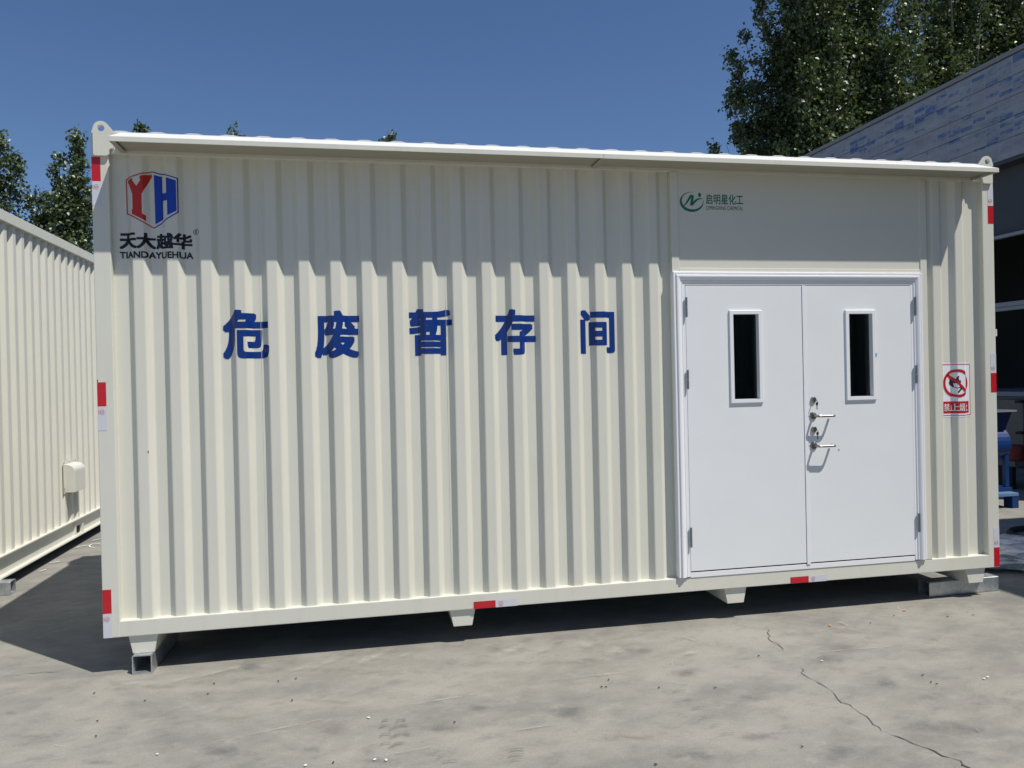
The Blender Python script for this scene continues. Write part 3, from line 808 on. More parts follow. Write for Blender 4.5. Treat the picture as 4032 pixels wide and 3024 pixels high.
# ------------------------------------------------------------------ workshop on the right
def clad_mat():
    mt, n, b, o = newmat('weathered_cladding')
    t = n.nodes.new('ShaderNodeTexCoord')
    def cell(sy, sz, seed):
        mp = n.nodes.new('ShaderNodeMapping'); mp.inputs['Scale'].default_value = (0, sy, sz); mp.inputs['Location'].default_value = (seed, seed*1.7, seed*0.6)
        n.links.new(t.outputs['Object'], mp.inputs[0])
        fl = n.nodes.new('ShaderNodeVectorMath'); fl.operation = 'FLOOR'; n.links.new(mp.outputs[0], fl.inputs[0])
        w = n.nodes.new('ShaderNodeTexWhiteNoise'); n.links.new(fl.outputs[0], w.inputs[0])
        fr = n.nodes.new('ShaderNodeVectorMath'); fr.operation = 'FRACTION'; n.links.new(mp.outputs[0], fr.inputs[0])
        return w.outputs[0], fr.outputs[0]
    wn, fr = cell(3.4, 15.0, 3.3)
    big = noise(n, coords(n, (1, 0.35, 1.6)), 0.9, 5, 0.65)
    add = n.nodes.new('ShaderNodeMath'); add.operation = 'MULTIPLY_ADD'; add.inputs[1].default_value = 0.30
    n.links.new(wn, add.inputs[0]); n.links.new(big, add.inputs[2])
    edge = noise(n, coords(n, (1, 1, 3)), 7, 5, 0.7)
    ad2 = n.nodes.new('ShaderNodeMath'); ad2.operation = 'MULTIPLY_ADD'; ad2.inputs[1].default_value = 0.55
    n.links.new(edge, ad2.inputs[0]); n.links.new(add.outputs[0], ad2.inputs[2])
    hf = n.nodes.new('ShaderNodeMath'); hf.operation = 'MULTIPLY'; hf.inputs[1].default_value = 0.5; n.links.new(ad2.outputs[0], hf.inputs[0])
    msk = ramp(n, hf.outputs[0], [(0.490, (0, 0, 0)), (0.545, (0.78,)*3)])
    sep = n.nodes.new('ShaderNodeSeparateXYZ'); n.links.new(fr, sep.inputs[0])
    line = ramp(n, sep.outputs[1], [(0.06, (1, 1, 1)), (0.12, (0, 0, 0))])
    film = ramp(n, noise(n, coords(n, (1, 0.5, 2.5)), 2.6, 6, 0.65), [(0.3, (0.22, 0.245, 0.28)), (0.7, (0.36, 0.385, 0.42))])
    blue = (0.03, 0.10, 0.32)
    c = mixc(n, msk, film, blue)
    lm = n.nodes.new('ShaderNodeMath'); lm.operation = 'MULTIPLY'; lm.inputs[1].default_value = 0.5; n.links.new(line, lm.inputs[0])
    c = mixc(n, lm.outputs[0], c, (0.34, 0.37, 0.41))
    n.links.new(c, b.inputs['Base Color']); b.inputs['Roughness'].default_value = 0.6
    return mt
M_CLAD = clad_mat()
M_SHEDD = plain('shed_dark_panel', (0.055, 0.062, 0.075), 0.6, scale=1.2, var=0.2)
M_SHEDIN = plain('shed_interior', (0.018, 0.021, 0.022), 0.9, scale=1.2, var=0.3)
M_ALU = plain('aluminium_beam', (0.30, 0.32, 0.34), 0.5, 0.0, scale=3)
M_TRIMG = plain('grey_trim', (0.24, 0.245, 0.25), 0.55, scale=3)
XB, YA, YE, XE = 12.5, 1.5, 14.5, 17.2
shop = empty('workshop_building', (XB, 0, K)); tag(shop, 'open-fronted workshop with weathered grey and blue cladding boards', 'building')
z = 5.11
while z < 6.75:
    mb = MB(); mb.box(0, 0.05, YA, YE, z + 0.004, min(z + 0.336, 6.82)); mb.build('cladding_board', M_CLAD, shop, 0.004, 1); z += 0.34
mb = MB(); mb.box(0.03, 0.045, YA, YE, 5.112, 6.8); mb.build('cladding_backing', M_ALU, shop)  # pale colour imitates light caught on the board edges at the joints
mb = MB(); mb.box(-0.03, 0.12, YA, YE, 6.822, 6.90); mb.build('roof_trim', M_TRIMG, shop, 0.004)
mb = MB(); mb.box(0.0005, 0.30, YA, YE, 5.045, 5.105); mb.build('fascia_soffit', M_SHEDD, shop)
mb = MB(); mb.box(0.30, 0.34, YA, YE, 3.88, 5.044); mb.build('upper_panel', M_SHEDD, shop)
mb = MB(); mb.box(0.16, 0.26, YA, YE, 3.822, 3.878); mb.build('beam', M_ALU, shop, 0.004)
mb = MB(); mb.box(0.0, 0.03, YA, YE, 2.605, 2.68); mb.box(0.01, 0.06, YA, YE, 2.535, 2.60); mb.build('beam', M_ALU, shop, 0.004)
for y in (2.0, 4.4, 9.4, 14.2):
    mb = MB(); mb.box(0.062, 0.158, y, y+0.2, -K + 0.003, 5.04); mb.build('column', M_SHEDD, shop, 0.004)
mb = MB(); mb.box(0.35, XE-XB, YA, YE, 6.70, 6.80); mb.build('roof', M_TRIMG, shop)
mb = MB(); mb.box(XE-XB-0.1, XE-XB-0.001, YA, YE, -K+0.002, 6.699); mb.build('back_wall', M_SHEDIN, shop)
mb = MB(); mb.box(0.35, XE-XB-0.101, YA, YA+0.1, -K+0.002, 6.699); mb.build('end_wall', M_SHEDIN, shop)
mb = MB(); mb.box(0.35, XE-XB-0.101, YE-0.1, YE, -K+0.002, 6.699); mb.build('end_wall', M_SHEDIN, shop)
# tall neighbour standing beyond the right edge of the view: it shades the yard on that side
near = empty('warehouse_building', (9.47, -0.115, 0)); tag(near, 'tall grey steel-clad warehouse beside the yard, shading the ground', 'building')
mb = MB(); mb.box(0.12, 8, -14, -0.12, 0.002, 7.05); mb.build('wall', M_TRIMG, near)
mb = MB(); mb.box(0, 8.1, -14.1, 0, 7.052, 7.23); mb.build('roof_edge', M_TRIMG, near, 0.01)
for i in range(20):
    mb = MB(); mb.box(0.08, 0.1195, -13.9 + i*0.7, -13.75 + i*0.7, 0.003, 7.04); mb.build('wall_rib', M_TRIMG, near)

# ------------------------------------------------------------------ things by the workshop
M_BLUEP = plain('blue_machine_paint', (0.005, 0.036, 0.15), 0.42, scale=5, var=0.2)
M_BLUEW = plain('pale_blue_top', (0.12, 0.22, 0.38), 0.5, scale=4, var=0.25)  # paler blue than the machine paint, for the platform deck
def px_at(px, py, y): return at_depth(px, py, y)
pl = empty('steel_platform', (9.77, 3.23, 0)); tag(pl, 'low blue steel platform standing on the sunlit concrete', 'platform')
mb = MB(); mb.box(-0.9, 0.0, 0, 0.62, 0.155, 0.195); mb.build('deck', M_BLUEW, pl, 0.004)
mb = MB(); mb.box(-0.095, -0.001, 0.002, 0.14, 0.001, 0.1545); mb.build('leg', M_BLUEP, pl, 0.003)
mb = MB(); mb.box(-0.9, -0.62, 0.002, 0.14, 0.001, 0.1545); mb.build('leg', M_BLUEP, pl, 0.003)
mb = MB(); mb.box(-0.9, -0.001, 0.46, 0.60, 0.001, 0.1545); mb.build('leg', M_BLUEP, pl, 0.003)
hp = empty('hopper_machine', (9.72, 3.80, 0.196)); tag(hp, 'blue hopper machine with round drum and pale rim standing on the low platform', 'machine')
hp.location = (at_depth(3955, 1900, 3.40).x - 0.06, 3.36, 0.1955)
mb = MB(); mb.box(-0.55, 0.14, 0, 0.45, 0.0, 0.05); mb.build('base_frame', M_BLUEP, hp, 0.003)
for x, y in ((0.06, 0.02), (0.06, 0.38), (-0.5, 0.02), (-0.5, 0.38)):
    mb = MB(); mb.box(x, x+0.055, y, y+0.05, 0.0505, 0.72); mb.build('leg', M_BLUEP, hp, 0.003)
mb = MB()
mb.loft([[(x, 0.215 + 0.23*math.cos(2*math.pi*k/28), 0.60 + 0.23*math.sin(2*math.pi*k/28)) for k in range(28)] for x in (-0.52, 0.125)])
mb.build('drum', M_BLUEP, hp)
mb = MB(); mb.loft([[(-0.5, 0.05, 0.78), (0.09, 0.05, 0.78), (0.09, 0.38, 0.78), (-0.5, 0.38, 0.78)], [(-0.58, -0.02, 1.02), (0.13, -0.02, 1.02), (0.13, 0.45, 1.02), (-0.58, 0.45, 1.02)]])
mb.build('hopper', plain('navy_paint', (0.008, 0.02, 0.10), 0.5), hp)
mb = MB(); frame_poly(mb, 0, 0.78, 0, 0.55, 0.02, 0.76, 0.02, 0.53, -0.01, 0.01)
rim = mb.build('rim', plain('bare_steel', (0.6, 0.6, 0.6), 0.35, 0.6), hp); rim.rotation_euler = (math.pi/2, 0, 0); rim.location = (-0.6, 0.49, 1.035)
rim.rotation_euler = (-math.pi/2, 0, 0); rim.location = (-0.6, -0.05, 1.035)
M_TAN = plain('dusty_grey_paint', (0.13, 0.128, 0.115), 0.6, scale=4, var=0.2)
cb = empty('filter_cabinet', (11.25, 4.55, 0)); tag(cb, 'dusty grey cabinet with upright cylinders inside the open workshop', 'cabinet')
mb = MB(); mb.box(-0.0, 1.2, 0.1, 0.7, 0.42, 1.30); mb.build('body', M_TAN, cb, 0.01)
for z0, z1 in ((0.92, 1.26), (0.48, 0.80)):
    mb = MB(); mb.box(-0.14, 0.22, 0.0, 0.0995, z1, z1 + 0.04); mb.build('bracket', M_DARK, cb)
    mb = MB(); mb.tube([(0.03, 0.03, z0), (0.03, 0.03, z0+0.05), (0.03, 0.03, z0+0.051), (0.03, 0.03, z1)], [0.035, 0.035, 0.055, 0.055], 16); mb.build('cylinder', M_ALU, cb)
mb = MB(); mb.box(-0.35, 1.2, -0.1, 0.7, 0.34, 0.4195); mb.build('shelf', M_TAN, cb, 0.004)
for x in (-0.3, 1.1):
    mb = MB(); mb.box(x, x+0.06, 0.0, 0.6, 0.001, 0.3395); mb.build('leg', M_DARK, cb)
wk = empty('machine_bench', (13.9, 6.6, 0)); tag(wk, 'dark blue-grey machine bed deep inside the shaded workshop', 'machine')
mb = MB(); mb.box(-0.9, 2.0, -0.6, 2.2, 0.75, 1.28); mb.build('bed', plain('slate_paint', (0.09, 0.115, 0.14), 0.5), wk, 0.01)
mb = MB(); mb.box(-0.95, 2.0, -0.65, 2.25, 1.2805, 1.36); mb.build('top_rail', plain('pale_steel', (0.25, 0.28, 0.30), 0.5), wk, 0.005)
mb = MB(); mb.box(-0.85, 1.9, -0.55, 2.1, 0.40, 0.7495); mb.build('lower_panel', plain('maroon_paint', (0.06, 0.014, 0.014), 0.6), wk)
mb = MB(); mb.box(-0.8, 1.8, -0.5, 2.0, 0.001, 0.3995); mb.build('plinth', M_DARK, wk)
rb = MB(); rb.tube(fillet([(10.5, 4.05, 0.55), (10.85, 4.05, 0.57), (10.95, 4.1, 0.56)], 0.05), 0.07, 12)
mt_red = plain('red_plastic', (0.16, 0.014, 0.012), 0.5)
rb = MB(); rb.loft([[(0.5*math.cos(2*math.pi*k/24)*r, 0.5*math.sin(2*math.pi*k/24)*r, z) for k in range(24)] for z, r in ((0, 0.5), (0.02, 0.56), (0.5, 0.62), (0.5, 0.66), (0.54, 0.66), (0.54, 0.6), (0.06, 0.52))], caps=True)
o = rb.build('plastic_tub', mt_red); o.location = (11.03, 4.56, 0.4205); o.scale = (0.42, 0.42, 0.42); tag(o, 'red plastic tub standing on the grey cabinet\'s shelf', 'tub')

# crumpled film bundle
def film_mat():
    mt = bpy.data.materials.new('clear_film'); mt.use_nodes = True
    n = mt.node_tree; n.nodes.clear(); out = n.nodes.new('ShaderNodeOutputMaterial')
    p = n.nodes.new('ShaderNodeBsdfPrincipled'); p.inputs['Roughness'].default_value = 0.22
    c = ramp(n, noise(n, coords(n, (1, 1, 2)), 9, 6, 0.7), [(0.3, (0.55, 0.55, 0.54)), (0.5, (0.82, 0.82, 0.81)), (0.7, (0.95, 0.95, 0.95))])
    n.links.new(c, p.inputs['Base Color']); p.inputs['Specular IOR Level'].default_value = 1.0; p.inputs['Coat Weight'].default_value = 0.6; p.inputs['Coat Roughness'].default_value = 0.12
    tr = n.nodes.new('ShaderNodeBsdfTransparent'); mx = n.nodes.new('ShaderNodeMixShader'); mx.inputs[0].default_value = 0.97
    n.links.new(tr.outputs[0], mx.inputs[1]); n.links.new(p.outputs[0], mx.inputs[2]); n.links.new(mx.outputs[0], out.inputs[0])
    return mt
from mathutils import noise as mn
def film_lump(seed, c, s):
    bm = bmesh.new(); bmesh.ops.create_icosphere(bm, subdivisions=5, radius=1)
    for q in bm.verts:
        p = q.co.copy()
        d = mn.noise(p*1.8 + Vector((seed, 0, 0)))*0.35
        e = abs(mn.noise(Vector((p.x*3.2+seed, p.y*3.2, p.z*7))))*0.24
        g = abs(mn.noise(p*11 + Vector((0, seed, 0))))*0.09
        q.co = p*(0.95 + d - e + g)
        q.co.x *= s[0]; q.co.y *= s[1]; q.co.z = max(q.co.z*s[2], -s[2]*0.8)
    zmin = min(q.co.z for q in bm.verts)
    for q in bm.verts: q.co.z += 0.002 - zmin
    me = bpy.data.meshes.new('film_bundle'); bm.to_mesh(me); bm.free()
    o = link('film_bundle', me, M_FILM); o.location = c; return o
M_FILM = film_mat()
fb = film_lump(2.7, (7.30, 0.86, 0), (0.60, 0.44, 0.125)); tag(fb, 'crumpled bundle of clear plastic film lying in the shade', 'plastic film')
# dark hose coil
hb = MB(); N = 60
hb.tube([(0.42*math.cos(2*math.pi*i/N*2.6)*(1+0.03*math.sin(i)), 0.36*math.sin(2*math.pi*i/N*2.6), 0.024 + 0.03*i/N) for i in range(N+1)], 0.022, 10)
o = hb.build('rubber_hose', M_RUBBER, smooth=True); o.location = (8.62, 1.62, 0.002); tag(o, 'coil of black rubber hose on the shaded concrete', 'hose')

# ------------------------------------------------------------------ trees
def leaf_mat(name, c0, c1):
    mt = bpy.data.materials.new(name); mt.use_nodes = True
    n = mt.node_tree; n.nodes.clear(); out = n.nodes.new('ShaderNodeOutputMaterial')
    p = n.nodes.new('ShaderNodeBsdfPrincipled'); p.inputs['Roughness'].default_value = 0.40; p.inputs['Specular IOR Level'].default_value = 0.6
    at = n.nodes.new('ShaderNodeAttribute'); at.attribute_name = 'tint'
    c = mixc(n, at.outputs['Fac'], c0, c1)
    n.links.new(c, p.inputs['Base Color'])
    tl = n.nodes.new('ShaderNodeBsdfTranslucent'); tl.inputs[0].default_value = (c1[0]*1.3, c1[1]*1.4, c1[2]*0.7, 1)
    mx = n.nodes.new('ShaderNodeMixShader'); mx.inputs[0].default_value = 0.16
    n.links.new(p.outputs[0], mx.inputs[1]); n.links.new(tl.outputs[0], mx.inputs[2]); n.links.new(mx.outputs[0], out.inputs[0])
    return mt
M_LEAF = leaf_mat('poplar_leaf', (0.024, 0.048, 0.020), (0.125, 0.165, 0.062))
M_BARK = plain('poplar_bark', (0.19, 0.18, 0.155), 0.85, scale=9, var=0.3)

def leaf_mesh(P, size, name, tint):
    n = len(P)
    # leaf blade: kite folded along its midrib, drooping on its stalk
    d = RNG.normal(size=(n, 3)); d[:, 2] -= 0.7; d /= np.linalg.norm(d, axis=1)[:, None]
    N0 = np.array([0.25, -0.35, 0.9])
    nn = RNG.normal(size=(n, 3))*0.75 + N0; r = np.cross(nn, d); r -= (r*d).sum(1)[:, None]*d; r /= np.linalg.norm(r, axis=1)[:, None]
    q = np.cross(d, r)
    fl = np.where((q*N0).sum(1) < 0, -1.0, 1.0)[:, None]; r = r*fl; q = q*fl
    s = size * RNG.uniform(0.6, 1.3, n)[:, None]
    base = P; tip = P + d*s*1.05; mid = P + d*s*0.38
    l = mid + r*s*0.46 + q*s*0.10; rr = mid - r*s*0.46 + q*s*0.10
    V = np.stack([base, l, tip, rr], 1).reshape(-1, 3)
    idx = (np.arange(n)*4)[:, None]
    T = np.concatenate([idx + np.array([[0, 2, 1]]), idx + np.array([[0, 3, 2]])], 1).reshape(-1)
    me = bpy.data.meshes.new(name)
    me.vertices.add(4*n); me.vertices.foreach_set('co', V.astype(np.float32).ravel())
    me.loops.add(6*n); me.loops.foreach_set('vertex_index', T.astype(np.int32))
    me.polygons.add(2*n); me.polygons.foreach_set('loop_start', np.arange(0, 6*n, 3, dtype=np.int32))
    me.update(); me.validate()
    a = me.attributes.new('tint', 'FLOAT', 'FACE'); a.data.foreach_set('value', np.repeat(np.clip(0.65*tint + 0.45*RNG.uniform(0, 1, n)**2, 0, 1), 2).astype(np.float32))
    return me
def tree(base, height, spires, label, group, leaf=0.105, tr=0.2, dens=1.25):
    """spires: (foot, tip, radius, leaves); leaves sit in clumps round each upright limb"""
    o = empty('poplar_tree', base); tag(o, label, 'tree', group)
    B = Vector(base); mb = MB()
    height *= 0.78; mb.tube([(0, 0, 0.0), (0.04, 0.02, height*0.3), (-0.03, 0.05, height*0.65), (0.0, 0.0, height)], [tr*1.25, tr, tr*0.55, 0.02], 10)
    mb.build('trunk', M_BARK, o, smooth=True)
    allp = []; allt = []
    lb = MB()
    for foot, tip, rad, nl in spires:
        f = Vector(foot) - B; t = Vector(tip) - B; md = f.lerp(t, 0.45) + Vector((0, 0, -0.08*(t-f).length))
        pts = [f*(1-u)**2 + md*2*u*(1-u) + t*u*u for u in (0, 0.2, 0.4, 0.6, 0.8, 1.0)]
        L = (t-f).length
        lb.tube(pts, [max(0.006, 0.018*L*(1-u)**1.1*0.5 + 0.006) for u in (0, 0.2, 0.4, 0.6, 0.8, 1.0)], 6)
        nl *= dens; nc = max(5, int(nl/48))
        u = RNG.uniform(0.05, 1.0, nc)**0.8
        fa, ma, ta = np.array(f), np.array(md), np.array(t)
        ax = fa*((1-u)**2)[:, None] + ma*(2*u*(1-u))[:, None] + ta*(u*u)[:, None]
        env = rad*np.clip(np.minimum(1.25*(1-u)**0.55 + 0.10, 0.35 + 1.6*u), 0.12, 1.0)
        g = RNG.normal(size=(nc, 3)); g /= np.linalg.norm(g, axis=1)[:, None]
        cc = ax + g*(env*RNG.uniform(0.1, 1, nc)**0.45)[:, None]
        k = RNG.poisson(48, nc)
        allt.append(np.repeat(RNG.uniform(0, 1, nc)**1.3, k))
        C2 = np.repeat(cc, k, 0); sg = np.repeat(np.clip(env*0.30, 0.10, 0.25), k)
        allp.append(C2 + RNG.normal(size=C2.shape)*sg[:, None]*np.array([1, 1, 1.15]))
    lb.build('limbs', M_BARK, o)
    P = np.concatenate(allp); T = np.concatenate(allt)
    kp = P[:, 2] > 1.2
    link('crown', leaf_mesh(P[kp], leaf, 'crown', T[kp]), M_LEAF, o)
    return o
def spire(px, py, Y, drop, rad, nl, bx, jit=0.5, spread=0.3):
    """limb ending at a photo pixel seen at depth Y, rooted on the trunk at bx"""
    tip = at_depth(px, py, Y + random.uniform(-jit, jit))
    foot = Vector((bx[0] + (tip.x-bx[0])*spread, bx[1] + (tip.y-bx[1])*spread, max(1.2, tip.z - drop)))
    return (foot, tip, rad, nl)
# row of poplars behind the containers
YL = 21.0
def at_base(px, Y):
    p = at_depth(px, 1500, Y); return (p.x, p.y, 0.0)
b1 = at_base(-60, YL)
tree(b1, 10.5, [spire(8, 528, YL, 4.5, 0.62, 1500, b1), spire(72, 612, YL, 3.6, 0.50, 900, b1), spire(-90, 420, YL, 5, 0.9, 1600, b1), spire(20, 700, YL, 3.0, 0.75, 1200, b1), spire(-20, 830, YL, 3, 0.9, 1200, b1)],
     'dark poplar at the end of the row, beyond the plain container', 'poplars behind the containers')
b2 = at_base(270, YL)
tree(b2, 10.2, [spire(298, 512, YL, 4.2, 0.36, 1100, b2, 0.2), spire(232, 622, YL, 3.8, 0.50, 1500, b2, 0.2), spire(330, 640, YL, 3.4, 0.6, 1200, b2), spire(155, 735, YL, 2.6, 0.34, 600, b2, 0.2), spire(102, 742, YL, 2.6, 0.36, 620, b2, 0.2),
                spire(270, 760, YL, 3.0, 0.8, 1800, b2), spire(200, 820, YL, 2.8, 0.75, 1500, b2), spire(350, 800, YL, 3.2, 0.9, 1500, b2), spire(300, 900, YL, 2.6, 0.9, 1800, b2), spire(150, 880, YL, 2.4, 0.7, 1000, b2)],
     'many-spired green poplar between the two containers', 'poplars behind the containers')
for px, py, w, lab in ((556, 488, 0.36, 'poplar with its leafy tip just above the roof beside the left lifting lug'), (912, 508, 0.34, 'poplar with only its tip showing above the roof over the blue lettering\'s first character'), (1540, 530, 0.33, 'poplar with only its tip showing above the roof over the third blue character')):
    bb = at_base(px, YL + 1)
    tree(bb, 9.6, [spire(px, py, YL + 1, 3.5, w, 900, bb, 0.1), spire(px + 22, py + 22, YL + 1, 3.2, w, 600, bb, 0.1), spire(px - 26, py + 30, YL + 1, 3.2, w, 600, bb, 0.1), spire(px + 60, py + 160, YL+1, 3.2, 0.8, 800, bb), spire(px - 70, py + 180, YL+1, 3.2, 0.8, 800, bb)],
         lab, 'poplars behind the containers')
# big poplars beside the workshop
YR = 18.0
def big_tree(px0, tips, fill, label, height):
    bb = at_base(px0, YR); sp = []
    for px, py, rad, nl in tips: sp.append(spire(px, py, YR, 3.4, rad, nl, bb, 0.4, 0.6))
    for (x0, x1, y0, y1, cnt, rad, nl) in fill:
        for i in range(cnt):
            sp.append(spire(random.uniform(x0, x1), random.uniform(y0, y1), YR, 4.0, rad*random.uniform(0.8, 1.2), nl, bb, 2.2, 0.6))
    return tree(bb, height, sp, label, 'tall poplars behind the workshop', 0.116, 0.32, 0.66)
big_tree(3260, [(2985, -40, 0.45, 1500), (3000, 60, 0.45, 1100), (3095, 15, 0.42, 1300), (2925, 128, 0.45, 1300), (2885, 205, 0.50, 1500), (2900, 300, 0.55, 1400), (2868, 350, 0.36, 900), (2880, 400, 0.5, 1300), (2960, 330, 0.65, 1600), (2895, 470, 0.55, 1400), (2805, 545, 0.32, 900), (2860, 570, 0.42, 1000), (2930, 560, 0.55, 1300), (3010, 470, 0.7, 1800), (3000, 560, 0.6, 1500), (3040, 160, 0.6, 1500), (3060, 250, 0.7, 1800)],
         [(3080, 3480, -420, 0, 14, 0.95, 3000), (3060, 3500, 0, 300, 14, 0.95, 2900), (3010, 3460, 300, 620, 12, 0.9, 2500)], 'tall broad poplar whose side limbs reach out over the container roof', 14.5)
big_tree(3800, [], [(3440, 4080, -460, 0, 17, 0.95, 2900), (3440, 4100, 0, 260, 15, 0.95, 2900), (3380, 3800, 220, 480, 8, 0.9, 2300), (4080, 4400, -300, 300, 6, 0.9, 1800)], 'tall poplar rising directly behind the workshop roof', 15.5)

# ------------------------------------------------------------------ wear on the concrete
crack([(3028, 2478), (3029, 2520), (3062, 2535), (3082, 2560)], 0.0035, 3)
crack([(3085, 2572), (3090, 2582)], 0.002, 4)
crack([(3152, 2630), (3168, 2662), (3250, 2702), (3272, 2726), (3290, 2754), (3340, 2778), (3382, 2800), (3416, 2822), (3446, 2855), (3462, 2872), (3490, 2888)], 0.0035, 5)
crack([(3484, 2884), (3540, 2904), (3590, 2930), (3650, 2950), (3712, 2975), (3780, 2998), (3792, 3014), (3850, 3040)], 0.0065, 6)
crack([(0, 2664), (70, 2658), (150, 2650), (205, 2646), (285, 2640)], 0.0035, 7)
crack([(325, 2632), (395, 2626), (455, 2620), (520, 2613)], 0.003, 8)
for a in ((2345, 2535, 60, 16), (1955, 2556, 58, 18), (985, 2622, 66, 20), (3260, 2600, 110, 28), (2700, 2650, 90, 20), (3475, 2690, 100, 26), (2955, 2750, 70, 18), (2790, 2980, 170, 42), (3320, 2960, 150, 30), (2240, 2810, 90, 22),
          (1760, 2870, 120, 20), (1900, 2790, 60, 14), (880, 2960, 140, 20), (1230, 2955, 80, 26), (3720, 2870, 180, 40), (3900, 2760, 160, 36), (2500, 2565, 70, 12), (45, 2810, 40, 8), (3680, 2740, 60, 16), (400, 3005, 90, 14), (1480, 3000, 120, 14), (3000, 2900, 130, 24), (2700, 2700, 40, 8)):
    blot('stain', a[0], a[1], a[2]*1.5, a[3]*1.7, M_STAIN, random.uniform(-0.25, 0.25))
for a in ((620, 2700, 260, 30), (1500, 2640, 330, 40), (2250, 2600, 240, 34), (3300, 2480, 240, 34), (3700, 2560, 220, 30), (900, 2820, 260, 34), (150, 2900, 200, 30), (2500, 2900, 260, 30), (3800, 2960, 180, 30), (1300, 2760, 200, 24)):
    blot('dust_patch', *a, M_DUST, random.uniform(-0.2, 0.2))
blot('rusty_patch', 1300, 2870, 110, 40, M_PINK); blot('rusty_patch', 3330, 2545, 90, 26, M_PINK); blot('rusty_patch', 2330, 2600, 70, 22, M_PINK)
for i, (x0, y0, x1, y1, w) in enumerate(((330, 2745, 700, 2650, 0.03), (700, 2690, 1010, 2612, 0.025), (860, 2690, 1180, 2610, 0.03), (1000, 2690, 1330, 2590, 0.03), (1180, 2660, 1420, 2560, 0.03), (1340, 2650, 1600, 2535, 0.03), (1480, 2640, 1720, 2525, 0.03),
                                        (1700, 2640, 1900, 2545, 0.03), (1900, 2630, 2130, 2500, 0.035), (2060, 2610, 2240, 2510, 0.03), (2200, 2600, 2420, 2500, 0.035), (2340, 2620, 2480, 2525, 0.03), (2620, 2605, 2790, 2555, 0.02), (560, 2720, 860, 2640, 0.02))):
    streak('dust_streak', x0, y0, x1, y1, w*3.0, M_FAN)
for a in ((640, 2970, 1500, 2790, 0.008), (1380, 2820, 2100, 2700, 0.008), (2000, 2700, 2680, 2630, 0.008), (2900, 2600, 3760, 2528, 0.008), (1300, 3020, 1900, 2910, 0.007), (1850, 2910, 2300, 2840, 0.007), (3430, 2425, 3600, 2436, 0.012), (3270, 2440, 3370, 2482, 0.022), (2640, 2640, 2650, 2590, 0.01), (2660, 2505, 2780, 2538, 0.01), (2250, 2905, 2280, 2860, 0.006), (3880, 2900, 3830, 2870, 0.006), (200, 2935, 260, 2950, 0.008)):
    streak('scratch', *a, M_SCR)
# tyre prints: pairs of slanted lugs
def lugprint(px, py, w, h):
    pts = [(-1, -0.5), (-0.35, 0.35), (0.25, 0.55), (1, 0.5), (1, 0.05), (0.3, 0.12), (-0.2, -0.1), (-0.75, -0.6)]
    ps = [on_ground(px + a*w, py - b2*h) for a, b2 in pts]
    ground_sheet('tyre_mark', ps, [(0.3*a, 0.3*b2) for a, b2 in pts], M_TYRE)
for py, s in ((2846, 0.6), (2868, 1), (2902, 1), (2938, 1)):
    lugprint(1573, py, 44*s, 22); lugprint(1515, py - 2, 26*s, 12)
for i in range(6): lugprint(2690 + i*38 - 20, 2728 + i*34, 30, 10)
for i in range(3): lugprint(1740 + i*14, 2960 + i*24, 36, 14); lugprint(2030, 2962 + i*20, 36, 14)

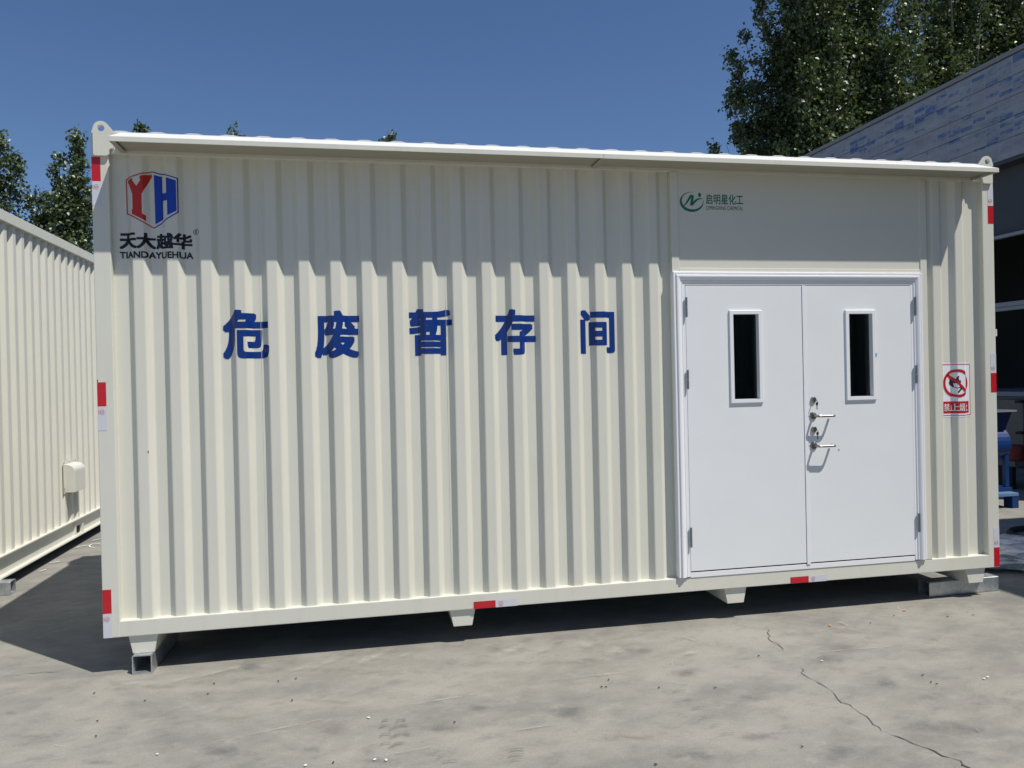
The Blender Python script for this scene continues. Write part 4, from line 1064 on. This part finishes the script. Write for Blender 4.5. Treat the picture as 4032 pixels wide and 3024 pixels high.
# small litter
M_BITW = plain('white_chip', (0.75, 0.74, 0.70), 0.6); M_BITY = plain('yellow_chip', (0.62, 0.38, 0.10), 0.7); M_BITD = plain('dark_chip', (0.05, 0.045, 0.04), 0.9)
def chip(px, py, size, mat, name, label, cat, group):
    mb = MB(); rnd = random.Random(px*7 + py)
    poly = [(size*rnd.uniform(0.6, 1)*math.cos(a*1.0472), size*0.7*rnd.uniform(0.5, 1)*math.sin(a*1.0472)) for a in range(6)]
    mb.prism_z(poly, 0.0, size*0.3 if mat is not M_BITW else 0.0012)
    o = mb.build(name, mat); p = on_ground(px, py); o.location = (p.x, p.y, 0.0065); o.rotation_euler = (rnd.uniform(-.1, .1), rnd.uniform(-.1, .1), rnd.uniform(0, 6))
    tag(o, label, cat, group)
for a in ((1452, 2830), (1476, 2995), (1520, 2997), (620, 2974), (1203, 3018), (3236, 2605), (3876, 2676), (3890, 2670), (3537, 2398)):
    chip(*a, 0.012, M_BITW, 'paper_scrap', 'small white scrap lying on the concrete', 'scrap', 'white scraps on the concrete')
for a in ((3267, 2467), (3561, 2407)):
    chip(*a, 0.016, M_BITY, 'wood_chip', 'small yellow chip lying on the concrete near the doors', 'chip', 'yellow chips on the concrete')
for a in ((571, 2763), (2369, 2708), (2386, 2709), (2988, 2586), (2816, 2711), (3633, 2662), (3689, 2697), (3428, 2456), (3730, 2431), (3832, 2425), (3159, 2945), (2397, 2680), (843, 2695), (819, 2735), (1096, 2686), (1165, 2676), (1150, 2761), (371, 2733), (384, 2843), (378, 2903), (2582, 3015), (3520, 2427), (3666, 2690), (1790, 2848), (1313, 3007), (2594, 2711)):
    chip(*a, 0.009, M_BITD, 'grit', 'small dark crumb of grit lying on the concrete', 'grit', 'dark grit on the concrete')
# white packing straps near the plain container
M_STRAP = plain('white_strap', (0.75, 0.74, 0.70), 0.5)
def strap(pts, label):
    ps = [on_ground(*p) + Vector((0, 0, 0.008)) for p in pts]
    mb = MB(); n = len(ps); L = []; R2 = []
    for i, p in enumerate(ps):
        d = (ps[min(i+1, n-1)] - ps[max(i-1, 0)]).normalized(); q = Vector((-d.y, d.x, 0))*0.009
        zz = Vector((0, 0, 0.003*math.sin(i*1.3)))
        L.append(p + q + zz); R2.append(p - q + zz)
    mb.loft([[tuple(a), tuple(b2), (b2.x, b2.y, b2.z+0.0015), (a.x, a.y, a.z+0.0015)] for a, b2 in zip(L, R2)])
    tag(mb.build('packing_strap', M_STRAP), label, 'strap', 'white straps by the plain container')
z6 = lambda x, y: (0.2411*x, 2000 + 0.2411*y)
strap([z6(1250, 660), z6(1310, 640), z6(1430, 622)], 'short straight white packing strap between the containers')
strap([z6(1640, 590), z6(1500, 605), z6(1455, 630), z6(1480, 650), z6(1540, 655)], 'looped white packing strap between the containers')
strap([z6(1500, 545), z6(1640, 518)], 'white packing strap running under the lettered container')
strap([z6(635, 1050), z6(755, 1022)], 'white packing strap on sunlit concrete by the plain container')
strap([z6(805, 912), z6(970, 890)], 'white packing strap at the shadow\'s corner')
